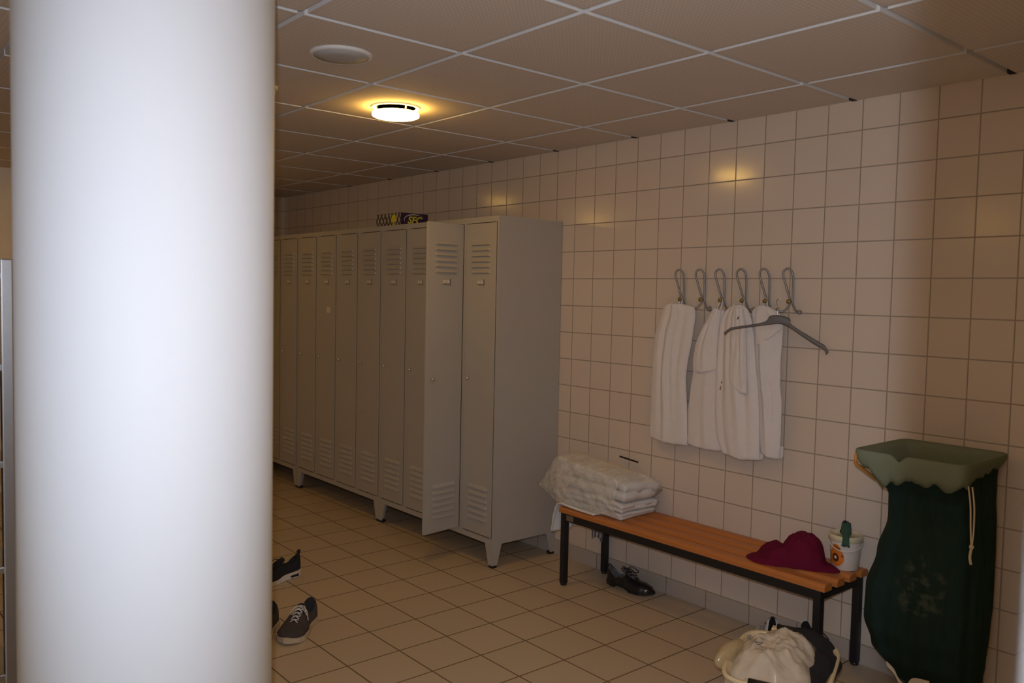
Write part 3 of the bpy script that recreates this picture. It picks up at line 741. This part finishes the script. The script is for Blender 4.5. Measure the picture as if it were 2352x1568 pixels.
# ------------------------------------------------------------------ bucket
BC = Vector((-.079, 1.715, .4148))
t = thing('plastic_bucket', 'small white plastic bucket with an orange label on the end of the bench', 'bucket', BC)
t.scale = (.86, .86, 1.03)
bm = bmesh.new(); lathe(bm, [(.001, 0), (.060, 0), (.0635, .003), (.0725, .112), (.0735, .118)], 48); obj('pail', bm, M['bucket'], t, True)
bm = bmesh.new(); lathe(bm, [(.0735, .114), (.0785, .116), (.0785, .137), (.0765, .1395), (.0735, .139), (.071, .133), (.001, .131)], 48); obj('lid', bm, M['lid'], t, True)
va = math.atan2(CAM.y-BC.y, CAM.x-BC.x)            # label sits on the room side, turned towards the lockers
la = va - .64
def on_pail(u, z, off=.0006): # u: arc length from the label centre
    r = .0635+(.0725-.0635)*z/.112+off; a = la+u/r; return (r*math.cos(a), r*math.sin(a), z)
def decal(bm, pts, off):
    bm.faces.new([bm.verts.new(on_pail(u, z, off)) for u, z in pts])
def disc(cx, cz, r, n=28, sq=1): return [(cx+r*math.cos(2*PI*k/n)*sq, cz+r*math.sin(2*PI*k/n)) for k in range(n)]
def ringed(bm, cx, cz, r, off, n=28, sub=6, sq=1):
    c = [[on_pail(cx+r*q/sub*math.cos(2*PI*k/n)*sq, cz+r*q/sub*math.sin(2*PI*k/n), off) for k in range(n)] for q in range(1, sub+1)]
    loft(bm, c, True, True)
bm = bmesh.new(); ringed(bm, 0, .052, .038, .0006, sq=1.05); ringed(bm, .0, .080, .025, .0006); lab = obj('orange_label', bm, M['orange_print'], t, True)
bm = bmesh.new(); ringed(bm, -.002, .050, .0175, .0011)
for g, (u, ch) in enumerate(zip((-.018, -.006, .005, .0145), 'IOUW')):
    tb = text_mesh(ch, .016, .0001, 0, .0006); rot = -(u)*22; cz = .0925-(u+.004)**2*16
    vm = {}
    for v in tb.verts:
        x, y = v.co.x, v.co.y; c_, s_ = math.cos(rot), math.sin(rot); vm[v] = bm.verts.new(on_pail(u+x*c_-y*s_, cz+x*s_+y*c_, .0012+v.co.z))
    for f in tb.faces:
        try: bm.faces.new([vm[v] for v in f.verts])
        except ValueError: pass
    tb.free()
for (u, z) in ((.030, .060), (.034, .058), (.031, .064)): ringed(bm, u, z, .0028, .0010, 8, 2)
for k in range(10):
    a = math.radians(200+k*14); ringed(bm, .030*math.cos(a), .050+.028*math.sin(a), .0014, .0010, 6, 1)
obj('label_lettering', bm, M['dark_print'], lab)
bm = bmesh.new(); ringed(bm, -.002, .051, .0068, .0016); obj('label_spot', bm, M['white_print'], lab)
bm = bmesh.new(); hp = []
for k in range(17):
    a = va - 1.45 + 2.9*k/16; q = math.sin(PI*k/16); hp.append(((.0785+.004*q)*math.cos(a), (.0785+.004*q)*math.sin(a), .116-.034*q))
tube(bm, hp, .0024, 8); obj('handle', bm, M['bucket'], t, True)
# green cloth scrap on the lid
bm = bmesh.new(); rows = []
for p, w in (((.030, .004, .150), .020), ((.012, .004, .190), .016), ((-.014, .004, .186), .017), ((-.034, .006, .160), .020), ((-.060, .006, .149), .013), ((-.0800, .006, .143), .012), ((-.0840, .006, .126), .013), ((-.085, .006, .110), .016)):
    e = Vector((math.cos(va+.0), math.sin(va), 0)); sdir = Vector((-e.y, e.x, 0)); b = e*(-p[0])
    rows.append([b+sdir*(w*(k/6-.5)*2.1)+Vector((0, 0, p[2]+.002*math.sin(k*2.1)-(.006*abs(k-3)/3 if p[2] > .15 else -.004*abs(k-3)/3*(1 if p[2] < .11 else 0)))) for k in range(7)])
loft(bm, rows, False); o = obj('green_scrap', bm, M['green_cloth'], None, True, loc=BC); so = o.modifiers.new('thick', 'SOLIDIFY'); so.thickness = .004; so.offset = 0
tag(o, 'dark green scrap of cloth folded over the lid of the white bucket', 'cloth')
bm = bmesh.new()
for k in range(4): bmesh.ops.create_icosphere(bm, subdivisions=3, radius=.0125-.0012*k, matrix=Matrix.Translation((.006+.006*math.sin(k*2), .018-.003*k, .148+.013*k)))
for v in bm.verts: v.co += Vector((nz(v.co.x*70, v.co.y*70, v.co.z*70),)*3)*.006
o = obj('dark_bundle', bm, M['leaf_dark'], None, True, loc=BC); tag(o, 'small black crumpled bundle standing on the bucket lid behind the green scrap', 'bundle')

# ------------------------------------------------------------------ laundry bag on its stand
RX0, RX1, RY0, RY1, RZ = -.432, -.036, 1.136, 1.512, .980
st = thing('bag_stand', 'metal stand with an orange strut holding the green laundry bag open', 'stand', (0, 0, 0))
rim = []
for cx_, cy_, a0_ in ((RX0+.027, RY0+.027, PI), (RX1-.027, RY0+.027, 1.5*PI), (RX1-.027, RY1-.027, 0), (RX0+.027, RY1-.027, .5*PI)):
    rim += [(cx_+.020*math.cos(a0_+k*PI/8), cy_+.020*math.sin(a0_+k*PI/8), RZ-.022) for k in range(5)]
bm = bmesh.new(); tube(bm, rim, .004, 8, closed=True); obj('rim_frame', bm, M['black_metal'], st)
bm = bmesh.new(); tube(bm, [(RX0+.004, RY1-.004, RZ-.016), (RX0+.004, RY1-.002, RZ-.052), (-.330, RY1-.026, RZ-.115), (-.22, RY1-.050, RZ-.160)], .0055, 8); obj('strut', bm, M['orange'], st, True)
for y in (RY0+.06, RY1-.09):
    bm = bmesh.new(); box(bm, -.032, -.014, y-.009, y+.009, 0, RZ-.012, bev=.003); obj('upright', bm, M['black_metal'], st)
bm = bmesh.new(); box(bm, -.30, -.014, RY0+.051, RY0+.069, .0, .02); box(bm, -.30, -.014, RY1-.099, RY1-.081, .0, .02); box(bm, -.045, -.027, RY0+.051, RY1-.081, .0, .02); obj('base_rail', bm, M['black_metal'], st)
bg = thing('laundry_bag', 'tall dark green laundry bag with turned-down lighter rim beside the bench', 'laundry bag', (0, 0, 0))
def sq_ring(x0, x1, y0, y1, z, n=72, p=5.0, fold=0, seed=0, zf=None, fq=11):
    cx, cy, hx, hy = (x0+x1)/2, (y0+y1)/2, (x1-x0)/2, (y1-y0)/2; r = []
    for k in range(n):
        a = 2*PI*k/n; c, s = math.cos(a), math.sin(a)
        q = (abs(c)**p+abs(s)**p)**(-1/p)
        f = 1+fold*(math.sin(fq*a+seed)+.6*math.sin((fq*1.7)*a+seed*2.3+3*nz(seed, a)))
        r.append((cx+hx*q*c*f, cy+hy*q*s*f, z+(zf(a) if zf else 0)))
    return r
def dip(a):   # the front rim sags where the cloth has slipped
    d = (a-3.02+PI) % (2*PI)-PI
    return -.022*math.exp(-(d/.10)**2)
secs = [(.955, RX0+.010, RX1-.008, RY0+.010, RY1-.012, 10, 0), (.90, -.410, RX1-.010, RY0+.014, 1.472, 8, .006), (.82, -.372, -.045, RY0+.010, 1.436, 5, .014), (.72, -.352, -.040, RY0+.004, 1.450, 4, .022),
        (.58, -.350, -.034, RY0-.004, 1.490, 3.2, .024), (.44, -.356, -.030, RY0-.008, 1.528, 3.0, .022), (.32, -.352, -.030, RY0-.006, 1.535, 2.8, .020), (.22, -.328, -.035, RY0+.002, 1.512, 2.6, .020), (.13, -.280, -.050, RY0+.015, 1.460, 2.4, .022), (.075, -.22, -.075, RY0+.05, 1.39, 2.2, .03), (.06, -.16, -.11, 1.22, 1.32, 2, .03)]
zs = [s[0] for s in secs]; rings = []
for j in range(61):
    z = .955-(.955-.06)*(j/60)
    t_ = interp([( -s[0],)+tuple(s[1:]) for s in secs], -z)
    rings.append(sq_ring(t_[0], t_[1], t_[2], t_[3], z, 120, t_[4], t_[5], .6, fq=13))
bm = bmesh.new(); loft(bm, rings, True, False, True); obj('bag_body', bm, M['green_bag'], bg, True)
def cuff_len(a):      # how far the lining is turned down, round the rim (front side runs from 135 to 225 degrees)
    d = math.degrees(a) % 360
    return interp([(0, .040), (90, .040), (134, .042), (141, .060), (149, .095), (160, .108), (180, .082), (200, .084), (218, .086), (232, .080), (250, .060), (270, .050), (300, .042), (360, .040)], d)[0]
def scal(a): return .022*abs(math.sin(8.5*a+.6))**.8+.006*math.sin(23*a+2)-.008
cu = []
for k in range(13):               # lining inside, following the bag down
    z = .600+.030*k; t_ = interp([(-c[0],)+tuple(c[1:]) for c in secs], -z)
    cu.append(sq_ring(t_[0]+.008+.0022*(12-k), t_[1]-.008-.0012*(12-k), t_[2]+.008+.0022*(12-k), t_[3]-.008-.0022*(12-k), z, 160, t_[4], t_[5]*.6, .6, fq=13, zf=(lambda a, k=k: dip(a)*max(0, k-4)/8)))
for q, off, fo in ((0, .002, 0), (.03, .006, 0), (.25, .0075, .002), (.5, .006, .005), (.75, .001, .009), (1.0, -.006, .013)):
    cu.append(sq_ring(RX0-off, RX1+min(off, .004), RY0-off, RY1+off, RZ, 160, 12, fo, 1.7, zf=(lambda a, q=q: dip(a)*(1-q)-q*(cuff_len(a)+q*scal(a)*min(1, cuff_len(a)/.1)))))
bm = bmesh.new(); loft(bm, cu, True); o = obj('turned_rim', bm, M['green_in'], bg, True); so = o.modifiers.new('thick', 'SOLIDIFY'); so.thickness = .003; so.offset = 0
bm = bmesh.new()
for dy in (0, .012): tube(bm, spline([(-.384, 1.122+dy, .905), (-.380, 1.114+dy, .84), (-.372, 1.115+dy*.8, .76), (-.372, 1.118+dy*.2, .705)], 6), .0028, 6)
bmesh.ops.create_uvsphere(bm, u_segments=10, v_segments=8, radius=.008, matrix=Matrix.Translation((-.372, 1.119, .700)))
tube(bm, spline([(-.372, 1.119, .697), (-.374, 1.122, .665), (-.372, 1.118, .64)], 5), .0045, 6, radii=None); obj('drawstring', bm, M['cord'], bg, True)
bm = bmesh.new(); rows = []
for p in spline([(-.315, 1.415, .178), (-.318, 1.385, .160), (-.318, 1.362, .128), (-.316, 1.338, .118), (-.316, 1.315, .150), (-.312, 1.26, .158)], 6):
    rows.append([(p.x, p.y, p.z+.009), (p.x-.002, p.y-.004, p.z-.009)])
loft(bm, rows, False); o = obj('bottom_tape', bm, M['tape'], bg); so = o.modifiers.new('thick', 'SOLIDIFY'); so.thickness = .003

# ------------------------------------------------------------------ shoes
def shoe(root, L, W_, upper, sole_m, lining, lace_m=None, collar=.075, toe_h=.045, sole_t=(.026, .018), heel_up=.02, tongue=True, sole_flare=1.04, tab=False, instep=.068, lace_rows=4, toe_pt=.9, block_heel=False):
    """local: heel at y=0, toe at +y, up +z; parts are children of root"""
    NS, NP = 30, 25
    def hw(s): return W_*.5*interp([(0, .30), (.05, .58), (.15, .74), (.38, .76), (.62, 1.0), (.78, .98), (.90, .74), (.97, .42), (1, .16)], s)[0]
    def off(s): return .010*math.sin(PI*s)
    def st(s): return interp([(0, sole_t[0]), (.35, sole_t[0]*.9), (.6, sole_t[1]), (1, sole_t[1])], s)[0]
    def top(s): return interp([(0, collar+heel_up), (.05, collar+heel_up), (.2, collar*.86), (.34, collar*.93), (.47, instep*1.08), (.62, instep*.80), (.78, toe_h*1.10), (.92, toe_h*.92), (1, toe_h*.55)], s)[0]
    # sole
    bm = bmesh.new(); rings = []
    for i in range(NS+1):
        s = i/NS; w = hw(s)*sole_flare+.002; t_ = st(s); sp = .010*max(0, (s-.8)/.2)**2
        zb = 0
        if block_heel: zb = .014*interp([(0, 0), (.24, 0), (.28, 1), (.52, 1), (.62, 0), (1, 0)], s)[0]
        y = s*L+(.004 if s > .98 else 0)-(.004 if s < .02 else 0)
        rings.append([(off(s)-w, y, zb+sp+.002), (off(s)-w*1.0, y, t_+sp), (off(s), y, t_+sp+.003), (off(s)+w*1.0, y, t_+sp), (off(s)+w, y, zb+sp+.002), (off(s), y, zb+sp)])
    loft(bm, rings, True, True, True); obj('sole', bm, sole_m, root, False)
    # upper
    bm = bmesh.new(); rings = []; ins = []
    for i in range(NS+1):
        s = i/NS; w = hw(s); b = st(s)-.003+.010*max(0, (s-.8)/.2)**2; h = top(s); op = interp([(0, 0), (.03, .0), (.07, 1), (.36, 1), (.46, 0), (1, 0)], s)[0]
        r = []
        for k in range(NP+1):
            a = PI*k/NP; c, sn = math.cos(a), math.sin(a)
            ex = 2.6 if s < .5 else 2.2
            x = -w*math.copysign(abs(c)**(2/ex), c); z = b+(h-b)*abs(sn)**(2/ex)
            x *= 1-.22*op*(z-b)/(h-b+1e-6)
            if op > 0:
                q = max(0, 1-abs(c)/.62); q = min(1, q*3.2); z = z*(1-op*q)+(b+.012)*op*q
                if q > 0 and q < 1: x *= 1
            r.append((off(s)+x, s*L, z))
        rings.append(r)
    vs = loft(bm, rings, False)
    for f in bm.faces:
        c = f.calc_center_median(); s = c.y/L
        if .035 < s < .45 and abs(c.x-off(s)) < hw(s)*.66 and c.z < top(s)-.004: f.material_index = 1
    o = obj('upper', bm, [upper, lining], root, True)
    if tongue:
        bm = bmesh.new(); rows = []
        for k, (s, z, w) in enumerate(((.64, instep*.84, .010), (.52, instep*1.0, .016), (.44, instep*1.14, .020), (.38, instep*1.30, .023), (.345, instep*1.38, .020))):
            rows.append([(off(s)+w*(q/6-.5)*2, s*L, z+.006-.010*abs(q/3-1)**2) for q in range(7)])
        loft(bm, rows, False); tg = obj('tongue', bm, lining, root, True); so = tg.modifiers.new('thick', 'SOLIDIFY'); so.thickness = .006
    if lace_m:
        bm = bmesh.new()
        for k in range(lace_rows):
            s = .66-.25*k/(lace_rows-1); z = instep*(.80+.42*k/(lace_rows-1))+.004; w = .017+.004*k/lace_rows; s2 = s-.045
            z2 = z+instep*.07
            tube(bm, [(off(s)-w, s*L, z-.004), (off(s), (s+s2)/2*L, z+.006), (off(s)+w, s2*L, z2-.004)], .0027, 6); tube(bm, [(off(s)+w, s*L, z-.004), (off(s), (s+s2)/2*L, z+.007), (off(s)-w, s2*L, z2-.004)], .0027, 6)
        s = .40; z = instep*1.27
        for sg in (-1, 1):
            tube(bm, spline([(0, s*L, z), (sg*.018, s*L+.02, z+.012), (sg*.036, s*L+.05, z-.008), (sg*.034, s*L+.028, z-.020), (0, s*L+.002, z-.002)], 6), .0023, 6)
            tube(bm, spline([(0, s*L, z), (sg*.026, s*L+.015, z-.006), (sg*.042, s*L+.04, z-.040)], 6), .0023, 6)
        obj('laces', bm, lace_m, root, True)
    if tab:
        bm = bmesh.new(); tube(bm, spline([(0, .012, collar+heel_up-.012), (0, -.004, collar+heel_up+.006), (0, .0, collar+heel_up+.016), (0, .012, collar+heel_up+.006)], 5), .006, 8); obj('pull_tab', bm, upper, root, True)
def face(dx, dy): return math.atan2(-dx, dy)       # rotation that turns local +y to (dx,dy)
# black sneaker behind the column
t = thing('sneaker', 'black sneaker with thick white sole on the floor by the column, seen from its heel', 'shoe', (-1.362, 4.095, 0), face(-.96, -.27))
shoe(t, .30, .100, M['navy_mesh'], M['white_rubber'], M['navy_mesh'], M['navy_mesh'], collar=.094, toe_h=.055, sole_t=(.036, .022), tab=True, instep=.080)
bm = bmesh.new(); rows = [[(x, y, z) for (y, z) in ((.030, .012), (.036, .009), (.080, .010), (.086, .015), (.080, .020), (.036, .021))] for x in (-.047, -.0415)]
loft(bm, rows, True, True, True)
for v in bm.verts: v.co.x = -.0395 if v.co.x < -.044 else -.034
obj('air_window', bm, M['black_plastic'], t)
# grey sneaker and its mate
g1 = thing('sneaker', 'charcoal suede sneaker with pale laces and tan sole, the one fully in view', 'shoe', (-1.588, 3.497, 0), face(-.72, -.69), 'pair of suede sneakers')
shoe(g1, .315, .128, M['grey_suede'], M['tan_rubber'], M['navy'], M['lace'], collar=.082, toe_h=.054, sole_t=(.028, .024), instep=.076, lace_rows=5)
bm = bmesh.new(); box(bm, .030, .046, .125, .150, .050, .064, bev=.003); obj('rust_trim', bm, M['orange_tag'], g1)
bm = bmesh.new(); box(bm, .024, .043, .022, .060, .066, .078, bev=.003); obj('collar_patch', bm, M['tan_rubber'], g1)
g2 = thing('sneaker', 'dark brown sneaker with tan laces, half hidden behind the column', 'shoe', (-1.752, 3.556, 0), face(-.66, -.75), 'pair of suede sneakers')
shoe(g2, .315, .128, M['brown_suede'], M['tan_rubber'], M['navy'], M['tan_lace'], collar=.082, toe_h=.054, sole_t=(.028, .024), instep=.076, lace_rows=5)
# black dress shoe under the bench
t = thing('leather_shoe', 'black leather lace-up shoe on the floor under the bench', 'shoe', (-.112, 3.005, 0), face(.10, -.99))
shoe(t, .285, .098, M['black_leather'], M['black_plastic'], M['grey_lining'], M['black_leather'], collar=.078, toe_h=.052, sole_t=(.024, .012), instep=.078, heel_up=.024, block_heel=True, sole_flare=1.02)
# pair of sport shoes behind the basin
w1 = thing('sport_shoe', 'white and grey sport shoe with black inside, its heel showing behind the basin', 'shoe', (-.225, 1.950, 0), face(.80, .60), 'pair of white sport shoes')
shoe(w1, .26, .128, M['white_leather'], M['white_rubber'], M['black_cloth'], None, collar=.138, toe_h=.055, sole_t=(.034, .022), instep=.085, heel_up=.030)
bm = bmesh.new(); box(bm, -.046, -.036, .012, .075, .060, .100, bev=.003); obj('overlay', bm, M['silver_grey'], w1)
bm = bmesh.new(); box(bm, .036, .046, .012, .075, .060, .100, bev=.003); obj('overlay', bm, M['silver_grey'], w1)
w2 = thing('sport_shoe', 'white and grey sport shoe beside the bench leg, mostly hidden by the basin', 'shoe', (-.050, 1.900, 0), face(-.60, -.80), 'pair of white sport shoes')
shoe(w2, .27, .104, M['white_leather'], M['white_rubber'], M['black_cloth'], M['black_cloth'], collar=.098, toe_h=.060, sole_t=(.034, .022), instep=.090, heel_up=.030)

# ------------------------------------------------------------------ basin with washing
BD = Vector((.925, .38, 0)).normalized(); BS = Vector((-BD.y, BD.x, 0)); BM = Vector((-.695, 1.612, 0))
t = thing('laundry_basin', 'cream plastic basin with black grip handles on the floor before the bench', 'basin', BM, math.atan2(BD.y, BD.x))
def oval(hx, hy, z, n=96, p=5.0):
    r = []
    for k in range(n):
        a = 2*PI*k/n; c, s = math.cos(a), math.sin(a); q = (abs(c)**p+abs(s)**p)**(-1/p); r.append((hx*q*c, hy*q*s, z))
    return r
bm = bmesh.new(); loft(bm, [oval(.175, .125, .0), oval(.182, .132, .004), oval(.228, .160, .200), oval(.236, .168, .222), oval(.247, .179, .226), oval(.250, .182, .220), oval(.247, .191, .214), oval(.238, .182, .218)][0:6], True, True)
loft(bm, [oval(.250, .182, .220), oval(.250, .182, .212), oval(.245, .176, .208)], True); loft(bm, [oval(.236, .168, .223), oval(.222, .154, .200), oval(.178, .128, .010)], True, False, True)
obj('tub', bm, M['basin'], t, True)
for sg in (-1, 1):
    bm = bmesh.new()
    for q in (-.074, .074): box(bm, sg*.262-.018, sg*.262+.018, q-.010, q+.010, .214, .240, bev=.004)
    l = obj('handle_bracket', bm, M['basin'], t)
    bm = bmesh.new(); tube(bm, [(sg*.268, -.066, .238), (sg*.268, .066, .238)], .0125, 16); obj('grip', bm, M['black_plastic'], l, True)
def mound(cx, cy, hx, hy, z0, h, seed, bumps=.02, n=84, m=34, p=2.6, skew=(0, 0), fr_=9, crease=0):
    rows = []
    for j in range(m+1):
        rr = j/m; row = []
        for k in range(n+1):
            a = 2*PI*k/n; c, s = math.cos(a), math.sin(a); q = (abs(c)**p+abs(s)**p)**(-1/p)
            e = 1+.07*math.sin(3*a+seed)+.04*math.sin(7*a+seed*2)
            x = cx+hx*q*c*rr*e; y = cy+hy*q*s*rr*e
            w = nz(x*fr_+seed, y*fr_, seed)+.5*nz(x*fr_*2.3, y*fr_*2.1+seed, 3)+.5*(1-abs(nz(x*fr_*1.4+seed*3, y*fr_*.8, 8))*3)
            z = z0+h*(1-rr**3.2)+bumps*w*(1-rr**6)+skew[0]*(x-cx)+skew[1]*(y-cy)
            if crease: z += crease*(max(0, 1-5*abs(nz(x*7+y*9, y*5-x*4, seed)))*.7+max(0, 1-6*abs(nz(x*9-y*5, y*11, seed+4)))*.5+max(0, 1-6*abs(nz(x*19+y*6, y*15-x*9, seed+9)))*.35+max(0, 1-6*abs(nz(x*15-y*21, y*9+x*12, seed+2)))*.30-.5)*(1-rr**4)
            row.append((x, y, z))
        rows.append(row)
    return rows
bt = thing('plastic_bag', 'milky plastic bag of white linen lying in the cream basin', 'plastic bag', BM, math.atan2(BD.y, BD.x))
bm = bmesh.new(); loft(bm, mound(-.01, .040, .205, .140, .170, .085, 2.1, .018, skew=(.10, -.05)), False); bmesh.ops.remove_doubles(bm, verts=bm.verts, dist=.0003); obj('white_linen', bm, M['white_cloth'], bt, True)
bm = bmesh.new(); loft(bm, mound(-.002, .020, .240, .160, .180, .094, 2.6, .024, skew=(.10, -.06), fr_=8, crease=.016), False); bmesh.ops.remove_doubles(bm, verts=bm.verts, dist=.0003)
o = obj('film', bm, M['film_bag'], bt, True); so = o.modifiers.new('thick', 'SOLIDIFY'); so.thickness = .001
bm = bmesh.new()
tri = [Vector((-.060+.016*math.cos(a), .075+.016*math.sin(a), 0)) for a in (1.2, 3.3, 5.4)]
tube(bm, [v+Vector((0, 0, .292)) for v in tri], .0016, 6, closed=True)
for k in range(4): tube(bm, [(.000-.011*k, .112-.001*k, .290), (.004-.011*k, .126-.001*k, .289)], .0012, 5)
obj('bag_print', bm, M['grey_lining'], bt)
o = thing('plastic_bag', 'tan see-through plastic bag bulging over the left rim of the basin', 'plastic bag', BM, math.atan2(BD.y, BD.x))
bm = bmesh.new(); bmesh.ops.create_icosphere(bm, subdivisions=4, radius=1, matrix=Matrix.Translation((-.040, .176, .226)) @ Matrix.Rotation(-.3, 4, 'Z') @ Matrix.Diagonal((.095, .032, .052, 1)))
for v in bm.verts: v.co += Vector((nz(v.co.x*14, v.co.y*14, v.co.z*14), nz(v.co.y*13, v.co.z*13, 4), nz(v.co.z*12, v.co.x*12, 7)))*.022
obj('film', bm, M['film_tan'], o, True)
bm = bmesh.new(); loft(bm, mound(.055, -.125, .175, .060, .195, .045, 5.1, .018), False); loft(bm, mound(.205, -.055, .045, .105, .195, .075, 6.3, .012), False)
bmesh.ops.remove_doubles(bm, verts=bm.verts, dist=.0003)
o = obj('black_garment', bm, M['black_cloth'], None, True, loc=BM); o.rotation_euler = (0, 0, math.atan2(BD.y, BD.x))
tag(o, 'black garment stuffed along the right side of the cream basin', 'garment')

# ------------------------------------------------------------------ steel rack at the left edge
RK = Vector((-3.45, 2.95, 0))
t = thing('steel_rack', 'stainless steel rack at the far left edge behind the column', 'rack', RK)
for x in (0, .545):
    for y in (0, .42):
        bm = bmesh.new(); box(bm, x, x+.033, y, y+.033, .0, 1.592, bev=.004); obj('post', bm, M['steel'], t)
for z in (.28, .62, .95, 1.25, 1.53):
    bm = bmesh.new(); box(bm, .004, .575, .004, .448, z, z+.022, bev=.003); obj('shelf', bm, M['steel'], t)
def soft_bag(label, x0, x1, z, h, seed):
    bm = bmesh.new(); bmesh.ops.create_cube(bm, size=1); bmesh.ops.subdivide_edges(bm, edges=bm.edges, cuts=9, use_grid_fill=True)
    for v in bm.verts:
        c = v.co*2; q = (abs(c.x)**5+abs(c.y)**5+abs(c.z)**5)**(-1/5); p = c*q
        d = 1+.06*nz(p.x*2+seed, p.y*2, p.z*2)
        v.co = Vector(((x0+x1)/2+(x1-x0)/2*p.x*d, .21+.17*p.y*d, z+h*.5+h*.5*p.z*(d if p.z > 0 else 1)))
    o = obj('dark_bag', bm, M['bag_dark'], None, True, loc=RK); tag(o, label, 'bag', 'dark bags on the steel rack'); return o
soft_bag('dark bag on the lower middle shelf of the steel rack', .02, .542, .642, .30, 1)
soft_bag('dark bag on the lowest shelf of the steel rack', .02, .542, .302, .31, 4)
soft_bag('dark bag on the middle shelf of the steel rack', .02, .542, .972, .27, 7)
